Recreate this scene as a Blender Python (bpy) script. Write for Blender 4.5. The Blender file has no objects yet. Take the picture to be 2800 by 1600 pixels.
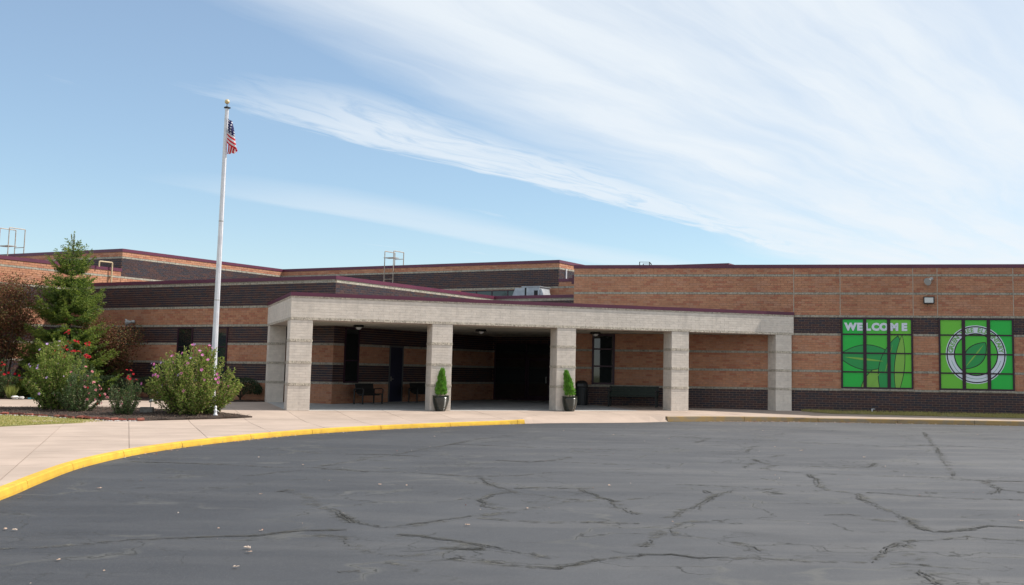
import bpy, bmesh, math, random
import numpy as np
from mathutils import Matrix, Vector

# ------------------------------------------------------------------ camera, sky, sun, exposure
scene = bpy.context.scene
COL = scene.collection
CAM_Z = 1.509
FOCAL, PITCH, ROLL = 3101.37, 0.103078, 0.014468
cam_data = bpy.data.cameras.new('camera')
cam = bpy.data.objects.new('camera', cam_data)
COL.objects.link(cam)
cam_data.sensor_width = 36.0
cam_data.lens = FOCAL / 2800 * 36.0
cam_data.shift_x = -293.575 / 2800
cam_data.shift_y = -97.49 / 2800
cam_data.clip_start = 0.1
cam_data.clip_end = 3000
_f = Vector((0, math.cos(PITCH), math.sin(PITCH)))
_u0 = Vector((0, -math.sin(PITCH), math.cos(PITCH)))
_r0 = Vector((1, 0, 0))
_r = _r0 * math.cos(ROLL) + _u0 * math.sin(ROLL)
_u = -_r0 * math.sin(ROLL) + _u0 * math.cos(ROLL)
cam.matrix_world = Matrix(((_r.x, _u.x, -_f.x, 0), (_r.y, _u.y, -_f.y, 0), (_r.z, _u.z, -_f.z, CAM_Z), (0, 0, 0, 1)))
scene.camera = cam

SUN_AZ, SUN_EL = math.radians(14.5), math.radians(47.5)     # azimuth from +X towards +Y
SUN_DIR = Vector((math.cos(SUN_AZ) * math.cos(SUN_EL), math.sin(SUN_AZ) * math.cos(SUN_EL), math.sin(SUN_EL)))
SKY_STRENGTH, SUN_STRENGTH, EXPOSURE = 0.115, 4.7, 0.25
scene.view_settings.view_transform = 'Standard'
scene.view_settings.look = 'None'
scene.view_settings.gamma = 1.0
scene.view_settings.use_curve_mapping = False
scene.view_settings.exposure = EXPOSURE
scene.render.engine = 'CYCLES'
scene.cycles.max_bounces = 6
scene.cycles.diffuse_bounces = 1
scene.cycles.transparent_max_bounces = 8

world = bpy.data.worlds.new('World')
scene.world = world
world.use_nodes = True
wn, wl = world.node_tree.nodes, world.node_tree.links
wn.clear()


class NT:
    """small helper that chains shader nodes"""
    def __init__(s, tree):
        s.t = tree; s.n = tree.nodes; s.l = tree.links

    def new(s, typ, **kw):
        n = s.n.new(typ)
        for k, v in kw.items():
            setattr(n, k, v)
        return n

    def val(s, sock, v):
        if hasattr(v, 'links') or isinstance(v, bpy.types.NodeSocket):
            s.l.new(v, sock)
        else:
            sock.default_value = v

    def math(s, op, a, b=0.0, c=None, clamp=False):
        n = s.new('ShaderNodeMath', operation=op, use_clamp=clamp)
        s.val(n.inputs[0], a); s.val(n.inputs[1], b)
        if c is not None:
            s.val(n.inputs[2], c)
        return n.outputs[0]

    def sstep(s, x, a, b, lo=0.0, hi=1.0):
        n = s.new('ShaderNodeMapRange', interpolation_type='SMOOTHSTEP')
        s.val(n.inputs[0], x); s.val(n.inputs[1], a); s.val(n.inputs[2], b); s.val(n.inputs[3], lo); s.val(n.inputs[4], hi)
        return n.outputs[0]

    def comb(s, x, y, z=0.0):
        n = s.new('ShaderNodeCombineXYZ')
        s.val(n.inputs[0], x); s.val(n.inputs[1], y); s.val(n.inputs[2], z)
        return n.outputs[0]

    def noise(s, vec, scale, detail=4.0, rough=0.55, dist=0.0):
        n = s.new('ShaderNodeTexNoise')
        if vec is not None:
            s.l.new(vec, n.inputs['Vector'])
        n.inputs['Scale'].default_value = scale
        n.inputs['Detail'].default_value = detail
        n.inputs['Roughness'].default_value = rough
        n.inputs['Distortion'].default_value = dist
        return n.outputs[0]

    def mix(s, fac, a, b, blend='MIX'):
        n = s.new('ShaderNodeMix', data_type='RGBA', blend_type=blend)
        s.val(n.inputs[0], fac)
        s.val(n.inputs[6], a); s.val(n.inputs[7], b)
        return n.outputs[2]


def c4(c):
    return (c[0], c[1], c[2], 1.0)


W = NT(world.node_tree)
sky = W.new('ShaderNodeTexSky', sky_type='NISHITA')
sky.sun_disc = False
sky.sun_elevation = SUN_EL
sky.sun_rotation = math.pi / 2 - SUN_AZ
sky.altitude = 150
sky.air_density = 1.0
sky.dust_density = 0.25
sky.ozone_density = 2.0
tc = W.new('ShaderNodeTexCoord')
sp = W.new('ShaderNodeSeparateXYZ')
W.l.new(tc.outputs['Generated'], sp.inputs[0])
zc = W.math('MAXIMUM', sp.outputs[2], 0.03)
px = W.math('DIVIDE', sp.outputs[0], zc)
py = W.math('DIVIDE', sp.outputs[1], zc)
# a cirrus sheet on a flat layer high above: w runs across the streaks, t along them
w_ = W.math('SUBTRACT', W.math('MULTIPLY', px, 0.866), W.math('MULTIPLY', py, 0.5))
t_ = W.math('ADD', W.math('MULTIPLY', px, 0.5), W.math('MULTIPLY', py, 0.866))
warp = W.noise(W.comb(W.math('MULTIPLY', w_, 0.8), W.math('MULTIPLY', t_, 0.45), 3.1), 1.0, 4.0, 0.55)
w2 = W.math('ADD', w_, W.math('MULTIPLY', W.math('SUBTRACT', warp, 0.5), 0.55))
fine = W.noise(W.comb(W.math('MULTIPLY', w2, 5.0), W.math('MULTIPLY', t_, 1.1), 7.7), 1.0, 7.0, 0.62, 0.4)
broad = W.noise(W.comb(W.math('MULTIPLY', w2, 1.1), W.math('MULTIPLY', t_, 0.28), 1.3), 1.0, 5.0, 0.55)
w3 = W.math('ADD', w2, W.math('MULTIPLY', W.math('SUBTRACT', fine, 0.5), 0.20))
feath_ = W.noise(W.comb(W.math('MULTIPLY', w2, 8.0), W.math('MULTIPLY', t_, 1.6), 2.2), 1.0, 6.0, 0.65, 0.8)
w4 = W.math('ADD', w3, W.math('MULTIPLY', W.math('SUBTRACT', feath_, 0.5), 0.28))
edge = W.math('MULTIPLY', W.sstep(w4, -3.50, -3.30), W.sstep(t_, 2.2, 3.6))
# the ribbon along the lower edge and the wider sheet behind it
ribbon = W.math('MULTIPLY', W.math('MULTIPLY', edge, W.sstep(feath_, 0.30, 0.55, 0.55, 1.0)), W.sstep(w3, -3.05, -2.55, 1.0, 0.0))
sheet = W.math('MULTIPLY', W.sstep(W.math('ADD', w3, W.math('MULTIPLY', t_, 0.19)), -2.45, -1.35), 1.0)
sheet = W.math('MULTIPLY', sheet, W.sstep(broad, 0.25, 0.55, 0.74, 1.0))
ribs = W.noise(W.comb(W.math('MULTIPLY', w2, 2.6), W.math('MULTIPLY', t_, 0.20), 5.3), 1.0, 6.0, 0.6, 0.5)
sheet = W.math('MULTIPLY', sheet, W.sstep(ribs, 0.33, 0.58, 0.78, 1.0))
low = W.math('MULTIPLY', W.sstep(w3, -5.5, -5.15), W.sstep(w3, -4.9, -4.0, 1.0, 0.0))
low = W.math('MULTIPLY', low, W.math('MULTIPLY', W.sstep(t_, 2.8, 5.5), 0.50))
wisp = W.math('MULTIPLY', W.sstep(W.math('ADD', W.math('MULTIPLY', broad, 0.5), W.math('MULTIPLY', fine, 0.5)), 0.48, 0.72), 0.42)
body = W.math('MAXIMUM', W.math('MULTIPLY', ribbon, 0.82), W.math('MULTIPLY', sheet, 0.95))
body = W.math('MAXIMUM', body, W.math('MULTIPLY', edge, 0.22))
body = W.math('MAXIMUM', body, low)
dens = W.math('MULTIPLY', body, W.sstep(fine, 0.18, 0.62, 0.84, 1.0))
dens = W.math('MAXIMUM', dens, wisp, clamp=True)
haze = W.sstep(sp.outputs[2], 0.0, 0.16, 0.14, 0.0)
dens = W.math('MAXIMUM', dens, W.math('ADD', haze, 0.15))
dens = W.math('MULTIPLY', dens, W.sstep(sp.outputs[2], -0.02, 0.02))
skycol = W.mix(1.0, sky.outputs[0], c4((0.94, 1.05, 1.07)), 'MULTIPLY')
cloud_col = W.mix(1.0, c4((6.3, 6.75, 7.15)), c4((1, 1, 1)), 'MULTIPLY')
final = W.mix(dens, skycol, cloud_col)
bg = W.new('ShaderNodeBackground')
W.l.new(final, bg.inputs[0])
bg.inputs[1].default_value = SKY_STRENGTH
wo = W.new('ShaderNodeOutputWorld')
W.l.new(bg.outputs[0], wo.inputs[0])

sun_data = bpy.data.lights.new('sun', 'SUN')
sun_data.energy = SUN_STRENGTH
sun_data.angle = math.radians(0.6)
sun_data.color = (1.0, 0.945, 0.86)
sun = bpy.data.objects.new('sun', sun_data)
sun.rotation_euler = SUN_DIR.to_track_quat('Z', 'Y').to_euler()
sun.location = (20, 20, 60)
COL.objects.link(sun)

# ------------------------------------------------------------------ helpers
rnd = random.Random(11)
nrg = np.random.default_rng(5)
C = 0.1016                                   # one brick course


class MB:
    def __init__(s):
        s.v = []; s.f = []; s.m = []

    def quad(s, a, b, c, d, m=0):
        i = len(s.v); s.v += [a, b, c, d]; s.f.append((i, i + 1, i + 2, i + 3)); s.m.append(m)

    def poly(s, pts, m=0):
        i = len(s.v); s.v += list(pts); s.f.append(tuple(range(i, i + len(pts)))); s.m.append(m)

    def hexa(s, p, m=0, back=True):
        """p: 8 points, bottom ring then top ring (counter-clockwise seen from above)"""
        i = len(s.v); s.v += list(p)
        F = [(0, 1, 5, 4), (1, 2, 6, 5), (2, 3, 7, 6), (3, 0, 4, 7), (4, 5, 6, 7), (3, 2, 1, 0)]
        for q in F:
            s.f.append(tuple(i + k for k in q)); s.m.append(m)

    def box(s, x0, x1, y0, y1, z0, z1, m=0):
        s.hexa([(x0, y0, z0), (x1, y0, z0), (x1, y1, z0), (x0, y1, z0), (x0, y0, z1), (x1, y0, z1), (x1, y1, z1), (x0, y1, z1)], m)

    def obox(s, c, ax, ay, hx, hy, z0, z1, m=0):
        """box with horizontal axes ax, ay (unit 2-vectors) centred on c"""
        P = []
        for z in (z0, z1):
            for sx, sy in ((-1, -1), (1, -1), (1, 1), (-1, 1)):
                P.append((c[0] + ax[0] * hx * sx + ay[0] * hy * sy, c[1] + ax[1] * hx * sx + ay[1] * hy * sy, z))
        s.hexa(P, m)

    def prism(s, poly, z0, z1, m=0, cap=True, mtop=None):
        n = len(poly)
        for i in range(n):
            a, b = poly[i], poly[(i + 1) % n]
            s.quad((a[0], a[1], z0), (b[0], b[1], z0), (b[0], b[1], z1), (a[0], a[1], z1), m)
        if cap:
            s.poly([(p[0], p[1], z1) for p in poly], m if mtop is None else mtop)
            s.poly([(p[0], p[1], z0) for p in reversed(poly)], m)

    def tube(s, pts, r, n=8, m=0, cap=True):
        pts = [Vector(p) for p in pts]
        rs = r if isinstance(r, (list, tuple)) else [r] * len(pts)
        base = len(s.v)
        prev = None
        for i, p in enumerate(pts):
            d = (pts[min(i + 1, len(pts) - 1)] - pts[max(i - 1, 0)]).normalized()
            if prev is None:
                a = Vector((0, 0, 1)) if abs(d.z) < 0.9 else Vector((1, 0, 0))
                x = d.cross(a).normalized()
            else:
                x = (prev - d * prev.dot(d)).normalized()
            prev = x
            y = d.cross(x)
            for k in range(n):
                t = 2 * math.pi * k / n
                q = p + (x * math.cos(t) + y * math.sin(t)) * rs[i]
                s.v.append(tuple(q))
        for i in range(len(pts) - 1):
            for k in range(n):
                a = base + i * n + k; b = base + i * n + (k + 1) % n
                s.f.append((a, b, b + n, a + n)); s.m.append(m)
        if cap:
            s.f.append(tuple(base + k for k in reversed(range(n)))); s.m.append(m)
            e = base + (len(pts) - 1) * n
            s.f.append(tuple(e + k for k in range(n))); s.m.append(m)

    def lathe(s, prof, n=24, m=0, c=(0, 0, 0), close=True):
        base = len(s.v)
        for r, z in prof:
            for k in range(n):
                t = 2 * math.pi * k / n
                s.v.append((c[0] + r * math.cos(t), c[1] + r * math.sin(t), c[2] + z))
        for i in range(len(prof) - 1):
            for k in range(n):
                a = base + i * n + k; b = base + i * n + (k + 1) % n
                s.f.append((a, b, b + n, a + n)); s.m.append(m)
        if close:
            s.f.append(tuple(base + k for k in reversed(range(n)))); s.m.append(m)
            e = base + (len(prof) - 1) * n
            s.f.append(tuple(e + k for k in range(n))); s.m.append(m)

    def sphere(s, c, r, n=12, k=8, m=0):
        prof = [(max(1e-4, r[0] * math.sin(math.pi * i / k)), -r[1] * math.cos(math.pi * i / k)) for i in range(k + 1)]
        s.lathe(prof, n, m, c)

    def mesh(s, name, mats):
        me = bpy.data.meshes.new(name)
        me.from_pydata([tuple(map(float, p)) for p in s.v], [], s.f)
        for mt in (mats if isinstance(mats, (list, tuple)) else [mats]):
            me.materials.append(mt)
        if any(s.m):
            me.polygons.foreach_set('material_index', s.m)
        me.update()
        return me


def link(name, me, parent=None, loc=(0, 0, 0), rz=0.0):
    o = bpy.data.objects.new(name, me)
    COL.objects.link(o)
    o.location = loc
    if rz:
        o.rotation_euler = (0, 0, rz)
    if parent is not None:
        o.parent = parent
    return o


def obj(name, mb, mats, parent=None, loc=(0, 0, 0), rz=0.0, smooth=None):
    me = mb.mesh(name, mats)
    if smooth:
        me.polygons.foreach_set('use_smooth', [True] * len(me.polygons))
        if smooth is not True:
            try:
                me.set_sharp_from_angle(angle=smooth)
            except Exception:
                pass
    return link(name, me, parent, loc, rz)


def thing(name, label, cat, loc=(0, 0, 0), rz=0.0, group=None):
    o = link(name, None, None, loc, rz)
    o.empty_display_size = 0.2
    o['label'] = label; o['category'] = cat
    if group:
        o['group'] = group
    return o


def tag(o, label, cat, group=None):
    o['label'] = label; o['category'] = cat
    if group:
        o['group'] = group
    return o


def kind(o, k):
    o['kind'] = k
    return o


def off(v, o):
    return tuple(a - b for a, b in zip(v, o))


def sc(c, k):
    return tuple(x * k for x in c)


# ------------------------------------------------------------------ materials
def mat(name, c1, c2=None, rough=0.8, scale=3.0, bump=0.0, bscale=60.0, spec=0.4, metal=0.0, lo=0.35, hi=0.65, detail=4.0, transl=0.0, coat=0.0, tone=0.0, streak=0.0):
    m = bpy.data.materials.new(name)
    m.use_nodes = True
    T = NT(m.node_tree)
    b = m.node_tree.nodes['Principled BSDF']
    b.inputs['Roughness'].default_value = rough
    b.inputs['Specular IOR Level'].default_value = spec
    b.inputs['Metallic'].default_value = metal
    b.inputs['Coat Weight'].default_value = coat
    geo = T.new('ShaderNodeNewGeometry')
    if c2 is not None:
        f = T.noise(geo.outputs['Position'], scale, detail)
        col = T.mix(T.sstep(f, lo, hi), c4(c1), c4(c2))
        if tone:
            col = T.mix(T.sstep(T.noise(geo.outputs['Position'], 0.45, 5.0, 0.6), 0.36, 0.66, 0.0, tone), col, c4(sc(c1, 0.62)))
        if streak:                                   # rain streaks: long upright stains
            sx = T.new('ShaderNodeSeparateXYZ'); T.l.new(geo.outputs['Position'], sx.inputs[0])
            sv_ = T.noise(T.comb(T.math('MULTIPLY', sx.outputs[0], 2.6), T.math('MULTIPLY', sx.outputs[1], 2.6), T.math('MULTIPLY', sx.outputs[2], 0.35)), 1.0, 5.0, 0.65)
            col = T.mix(T.sstep(sv_, 0.50, 0.72, 0.0, streak), col, c4(sc(c1, 0.50)))
        T.l.new(col, b.inputs['Base Color'])
    else:
        b.inputs['Base Color'].default_value = c4(c1)
    if bump:
        bn = T.new('ShaderNodeBump')
        bn.inputs['Strength'].default_value = bump
        bn.inputs['Distance'].default_value = 0.02
        T.l.new(T.noise(geo.outputs['Position'], bscale, 5.0, 0.6), bn.inputs['Height'])
        T.l.new(bn.outputs[0], b.inputs['Normal'])
    if transl:
        tr = T.new('ShaderNodeBsdfTranslucent')
        tr.inputs[0].default_value = c4([min(1, x * 1.5) for x in c1])
        mx = T.new('ShaderNodeMixShader')
        mx.inputs[0].default_value = transl
        T.l.new(b.outputs[0], mx.inputs[1]); T.l.new(tr.outputs[0], mx.inputs[2])
        T.l.new(mx.outputs[0], m.node_tree.nodes['Material Output'].inputs[0])
    return m


ORANGE = [(0.50, 0.235, 0.135), (0.47, 0.215, 0.125), (0.52, 0.255, 0.150), (0.43, 0.175, 0.105), (0.49, 0.245, 0.155)]
DARK = [(0.046, 0.026, 0.032), (0.034, 0.026, 0.038), (0.056, 0.026, 0.028), (0.030, 0.024, 0.034), (0.070, 0.031, 0.029)]
M_OR = [mat('orange_brick', c, sc(c, 0.84), 0.85, 9.0, 0.25, 120, tone=0.30, streak=0.22) for c in ORANGE]
M_DK = [mat('dark_brick', c, sc(c, 0.72), 0.55, 9.0, 0.25, 120, spec=0.4, tone=0.25) for c in DARK]
M_MORTAR = mat('mortar', (0.40, 0.26, 0.175), (0.34, 0.22, 0.15), 0.95, 2.0)
M_ST = [mat('rough_stone', c, sc(c, 0.50), 0.95, 14.0, 1.0, 34, lo=0.38, hi=0.72, streak=0.45) for c in ((0.42, 0.38, 0.31), (0.38, 0.35, 0.29))]
M_BG = [mat('beige_block', c, sc(c, 0.90), 0.9, 5.0, 0.35, 80, tone=0.16, streak=0.26) for c in ((0.75, 0.665, 0.58), (0.725, 0.645, 0.565), (0.77, 0.685, 0.60))]
M_BGM = mat('block_mortar', (0.70, 0.62, 0.54), (0.60, 0.53, 0.46), 0.95, 3.0)
M_BGS = [mat('split_stone', c, sc(c, 0.42), 0.95, 22.0, 1.0, 30, lo=0.36, hi=0.70) for c in ((0.68, 0.60, 0.49), (0.62, 0.545, 0.45))]
M_MAROON = mat('maroon_metal', (0.115, 0.022, 0.050), (0.095, 0.019, 0.043), 0.42, 1.2, spec=0.5)
M_FRAME = mat('window_frame_metal', (0.030, 0.009, 0.020), None, 0.45)
M_ROOF = mat('roof_membrane', (0.35, 0.35, 0.35), (0.28, 0.28, 0.28), 0.9, 0.6)
M_SOFFIT = mat('soffit_panel', (0.66, 0.59, 0.47), (0.60, 0.54, 0.43), 0.85, 0.8)
M_GLASS = mat('dark_glass', (0.010, 0.014, 0.015), None, 0.03, spec=0.9)
M_TINT = mat('tinted_glass', (0.012, 0.024, 0.028), None, 0.04, spec=0.7)
M_BLACK = mat('black_metal', (0.012, 0.012, 0.012), None, 0.5)
M_STEEL = mat('galvanised_steel', (0.50, 0.47, 0.42), (0.40, 0.37, 0.33), 0.45, 6.0, metal=0.6)
M_TANPIPE = mat('tan_painted_pipe', (0.52, 0.40, 0.25), (0.44, 0.33, 0.2), 0.6, 8.0)
M_RUSTRAIL = mat('weathered_rail', (0.42, 0.37, 0.32), (0.33, 0.25, 0.19), 0.6, 8.0, metal=0.3)
M_SILVER = mat('silver_duct', (0.44, 0.46, 0.49), (0.34, 0.36, 0.39), 0.38, 3.0, metal=0.5)
M_WHITE = mat('white_paint', (0.80, 0.80, 0.82), (0.72, 0.72, 0.75), 0.4, 4.0)
M_POLE = mat('flagpole_white', (0.74, 0.74, 0.78), (0.64, 0.64, 0.69), 0.32, 3.0, spec=0.5)
M_GOLD = mat('pale_gold', (0.66, 0.54, 0.33), (0.58, 0.46, 0.26), 0.38, 6.0, metal=0.3)
M_GREYPL = mat('grey_plastic', (0.42, 0.42, 0.41), (0.36, 0.36, 0.35), 0.5, 8.0)
M_LENS = mat('frosted_lens', (0.62, 0.62, 0.60), None, 0.25)
M_SEAL = mat('joint_sealant', (0.50, 0.43, 0.35), None, 0.8)
M_DOOR = mat('navy_door', (0.020, 0.020, 0.040), (0.016, 0.016, 0.032), 0.45, 2.0)
M_DGREEN = mat('dark_green_plank', (0.012, 0.026, 0.016), (0.008, 0.018, 0.011), 0.5, 6.0)


# ------------------------------------------------------------------ plan of the place
TH_L, TH_R, TH_K = -0.443617, -0.171693, 0.405515
D_L, D_R, D_K, D_F, D_P, D_Q, D_B, D_V = 37.9792, 51.4714, 43.5894, 31.2646, 47.5239, 41.0446, 52.8148, 50.6528


class Face:
    """an upright wall plane: s runs along it to the right, m points out of it"""
    def __init__(s, th, d):
        s.th = th
        s.e = (math.cos(th), math.sin(th))
        s.m = (math.sin(th), -math.cos(th))
        s.d = d

    def p(s, t, o=0.0):
        return (-s.m[0] * (s.d - o) + s.e[0] * t, -s.m[1] * (s.d - o) + s.e[1] * t)

    def s_of(s, p):
        return p[0] * s.e[0] + p[1] * s.e[1]


FL, FR, FK = Face(TH_L, D_L), Face(TH_R, D_R), Face(TH_K, D_K)
FF, FP = Face(TH_L + math.pi / 2, D_F), Face(TH_L + math.pi / 2, D_P)
FQ, FB, FV = Face(TH_L, D_Q), Face(TH_L, D_B), Face(TH_L, D_V)


def meet(a, b):
    na, nb = (-a.m[0], -a.m[1]), (-b.m[0], -b.m[1])
    det = na[0] * nb[1] - na[1] * nb[0]
    return ((a.d * nb[1] - b.d * na[1]) / det, (na[0] * b.d - nb[0] * a.d) / det)


def ground_z(x, y):
    d = -FK.m[0] * x - FK.m[1] * y - D_K
    r = -FR.m[0] * x - FR.m[1] * y - D_R
    m = max(d, r) if x > -9 else d
    return min(0.12, 0.02 * m) if m > 0 else max(-0.2, 0.045 * m)


LP, LF, PQ, FVc, KR = meet(FL, FP), meet(FL, FF), meet(FP, FQ), meet(FF, FV), meet(FK, FR)
R_LEFT = FR.p(-11.049)
nR = (-FR.m[0], -FR.m[1])


def project(x, y, z):
    d = Vector((x, y, z - CAM_Z))
    f = d.dot(_f)
    if f <= 0.1:
        return None
    return (1400 + 293.575 + FOCAL * d.dot(_r) / f, 800 - 97.49 - FOCAL * d.dot(_u) / f)


def offset_poly(poly, o):
    """move every edge of a counter-clockwise polygon outwards by o"""
    n = len(poly); out = []
    for i in range(n):
        a, b, c = poly[i - 1], poly[i], poly[(i + 1) % n]
        def nrm(p, q):
            dx, dy = q[0] - p[0], q[1] - p[1]; l = math.hypot(dx, dy)
            return (dy / l, -dx / l)
        n1, n2 = nrm(a, b), nrm(b, c)
        k = 1 + n1[0] * n2[0] + n1[1] * n2[1]
        out.append((b[0] + o * (n1[0] + n2[0]) / k, b[1] + o * (n1[1] + n2[1]) / k))
    return out


def coping(parent, poly, z0, z1, out=0.022, inn=0.32):
    A, B = offset_poly(poly, out), offset_poly(poly, -inn)
    mb = MB(); n = len(poly)
    for i in range(n):
        j = (i + 1) % n
        a, b, c, d = A[i], A[j], B[j], B[i]
        mb.quad((a[0], a[1], z0), (b[0], b[1], z0), (b[0], b[1], z1), (a[0], a[1], z1))
        mb.quad((a[0], a[1], z1), (b[0], b[1], z1), (c[0], c[1], z1 + 0.03), (d[0], d[1], z1 + 0.03))
        mb.quad((d[0], d[1], z0), (c[0], c[1], z0), (b[0], b[1], z0), (a[0], a[1], z0))
        mb.quad((c[0], c[1], z0), (d[0], d[1], z0), (d[0], d[1], z1 + 0.03), (c[0], c[1], z1 + 0.03))
        # a drip lip under the front edge
    L = offset_poly(poly, out + 0.012)
    for i in range(n):
        j = (i + 1) % n
        a, b, c, d = L[i], L[j], A[j], A[i]
        mb.quad((a[0], a[1], z0 - 0.012), (b[0], b[1], z0 - 0.012), (b[0], b[1], z0 + 0.02), (a[0], a[1], z0 + 0.02))
        mb.quad((a[0], a[1], z0 + 0.02), (b[0], b[1], z0 + 0.02), (c[0], c[1], z0 + 0.02), (d[0], d[1], z0 + 0.02))
    return obj('roof_coping', mb, M_MAROON, parent)


# ------------------------------------------------------------------ masonry laid piece by piece
PIECE_CACHE = {}
KIND_OF = {'o': ('brick', M_OR, 0.3048, 0.008), 'd': ('brick', M_DK, 0.3048, 0.008), 's': ('band_stone', M_ST, 0.4064, 0.016),
           'b': ('block', M_BG, 0.4064, 0.0035), 'r': ('band_stone', M_BGS, 0.4064, 0.02)}
JOINT = 0.0095


def piece_mesh(l, h, depth, mt, nm):
    key = (round(l, 3), round(h, 3), depth, mt.name)
    if key not in PIECE_CACHE:
        mb = MB()
        x, z = l / 2, h / 2
        d = depth + 0.001
        b = 0.0025
        f = [(-x + b, -depth, -z + b), (x - b, -depth, -z + b), (x - b, -depth, z - b), (-x + b, -depth, z - b)]
        k = [(-x, 0.002, -z), (x, 0.002, -z), (x, 0.002, z), (-x, 0.002, z)]
        mb.quad(*f)
        for i in range(4):
            j = (i + 1) % 4
            mb.quad(k[i], k[j], f[j], f[i])
        PIECE_CACHE[key] = mb.mesh(nm, mt)
    return PIECE_CACHE[key]


def lay(face, s0, s1, rows, openings=(), cuts=()):
    """returns pieces (type, s_mid, z_mid, length, height, variant) in courses rows = [(c0, c1, type)]"""
    out = []
    for c0, c1, ty in rows:
        nm, mats, unit, dep = KIND_OF[ty]
        JOINT = 0.006 if ty in 'br' else 0.0095
        z = c0
        while z < c1 - 0.2:
            zt = min(c1, z + 1.0)
            segs = [(s0, s1)]
            for a, b, lo, hi in list(openings) + [(q - 0.012, q + 0.012, lo, hi) for q, lo, hi in cuts]:
                if zt > lo + 0.05 and z < hi - 0.05:
                    ns = []
                    for p, q in segs:
                        if b <= p or a >= q:
                            ns.append((p, q)); continue
                        if a > p: ns.append((p, a))
                        if b < q: ns.append((b, q))
                    segs = ns
            course = int(round(z))
            sh = unit * (0.5 if course % 2 else 0.0)
            for p, q in segs:
                k = math.floor((p - sh) / unit)
                x = sh + k * unit
                while x < q - 1e-6:
                    a, b = max(p, x), min(q, x + unit)
                    if b - a > 0.03:
                        v = rnd.randrange(len(mats)) if rnd.random() < 0.85 else 0
                        out.append((ty, (a + b) / 2, (z + zt) / 2 * C, b - a - JOINT, (zt - z) * C - JOINT, v))
                    x += unit
            z = zt
    return out


def build_pieces(thing_obj, walls, limit=300, hidden=lambda f, s, z: False):
    """walls: list of (part object, Face, pieces). The largest in view become objects, the rest one mesh per part."""
    pool = {}
    for wi, (part, face, pieces) in enumerate(walls):
        for pc in pieces:
            x, y = face.p(pc[1])
            pr = project(x, y, pc[2])
            vis = pr is not None and 0 < pr[0] < 2800 and 0 < pr[1] < 1600 and not hidden(face, pc[1], pc[2])
            dist2 = x * x + y * y
            fac = abs(face.m[0] * x + face.m[1] * y) / dist2 ** 0.5
            score = (pc[3] * fac / dist2 if vis else 0.0)
            pool.setdefault(KIND_OF[pc[0]][0], []).append((score, wi, pc))
    for nm, L in pool.items():
        L.sort(key=lambda t: -t[0])
        for i, (score, wi, pc) in enumerate(L):
            part, face, _ = walls[wi]
            if i < limit and score > 0:
                ty, s, z, l, h, v = pc
                me = piece_mesh(l, h, KIND_OF[ty][3], KIND_OF[ty][1][v], nm)
                x, y = face.p(s, 0.0)
                link(nm, me, part, off((x, y, z), part['org']), face.th)
            else:
                REST.setdefault((part.name, nm), (part, nm, []))[2].append((face, pc))


REST = {}


def flush_rest():
    for (pid, nm), (part, nm2, L) in REST.items():
        mb = MB(); mats = []; idx = {}
        for face, (ty, s, z, l, h, v) in L:
            mt = KIND_OF[ty][1][v]
            if mt.name not in idx:
                idx[mt.name] = len(mats); mats.append(mt)
            mi = idx[mt.name]; dep = KIND_OF[ty][3]
            org = part['org']
            def P(ds, dz, o):
                x, y = face.p(s + ds, o)
                return (x - org[0], y - org[1], z + dz - org[2])
            x, hz, b = l / 2, h / 2, 0.0025
            f = [P(-x + b, -hz + b, dep), P(x - b, -hz + b, dep), P(x - b, hz - b, dep), P(-x + b, hz - b, dep)]
            k = [P(-x, -hz, -0.002), P(x, -hz, -0.002), P(x, hz, -0.002), P(-x, hz, -0.002)]
            mb.quad(*f, m=mi)
            for i in range(4):
                j = (i + 1) % 4
                mb.quad(k[i], k[j], f[j], f[i], mi)
        o = obj({'brick': 'brickwork', 'band_stone': 'band_stonework', 'block': 'blockwork'}[nm], mb, mats, part)
        o['kind'] = 'stuff'
    REST.clear()


def wall_part(thing_obj, name, mb, mats):
    """a part whose geometry is given in world coordinates under a thing placed at its own base"""
    org = tuple(thing_obj.location)
    mb.v = [off(p, org) for p in mb.v]
    o = obj(name, mb, mats, thing_obj)
    o['org'] = org
    return o


def wpart(thing_obj, name, mb, mats, smooth=None):
    org = tuple(thing_obj.location)
    mb.v = [off(p, org) for p in mb.v]
    return obj(name, mb, mats, thing_obj, smooth=smooth)

# ------------------------------------------------------------------ ground, asphalt, pavement, kerb
def ground_sheet(name, x0, x1, y0, y1, z, mt):
    mb = MB(); mb.quad((x0, y0, z), (x1, y0, z), (x1, y1, z), (x0, y1, z))
    return kind(obj(name, mb, mt), 'structure')


M_SOIL = mat('far_grass', (0.09, 0.11, 0.035), (0.14, 0.13, 0.05), 0.95, 0.4)
ground_sheet('ground', -700, 700, -700, 900, -0.42, M_SOIL)

# asphalt: sealed, greyer in streaks of wear, sun sheen painted in on the right, crazed with fine cracks
M_ASPH = bpy.data.materials.new('asphalt'); M_ASPH.use_nodes = True
T = NT(M_ASPH.node_tree); b = M_ASPH.node_tree.nodes['Principled BSDF']
geo = T.new('ShaderNodeNewGeometry'); P_ = geo.outputs['Position']
big = T.noise(P_, 0.13, 6.0, 0.62, 0.5)
mid = T.noise(P_, 0.55, 5.0, 0.6, 0.6)
spx = T.new('ShaderNodeSeparateXYZ'); T.l.new(P_, spx.inputs[0])
streak = T.noise(T.comb(T.math('MULTIPLY', spx.outputs[0], 0.22), T.math('MULTIPLY', spx.outputs[1], 1.1)), 1.0, 5.0, 0.6, 0.3)
col = T.mix(T.sstep(big, 0.32, 0.68), c4((0.057, 0.059, 0.067)), c4((0.103, 0.105, 0.112)))
col = T.mix(T.sstep(mid, 0.36, 0.64, 0.0, 0.6), col, c4((0.074, 0.076, 0.083)))
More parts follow.
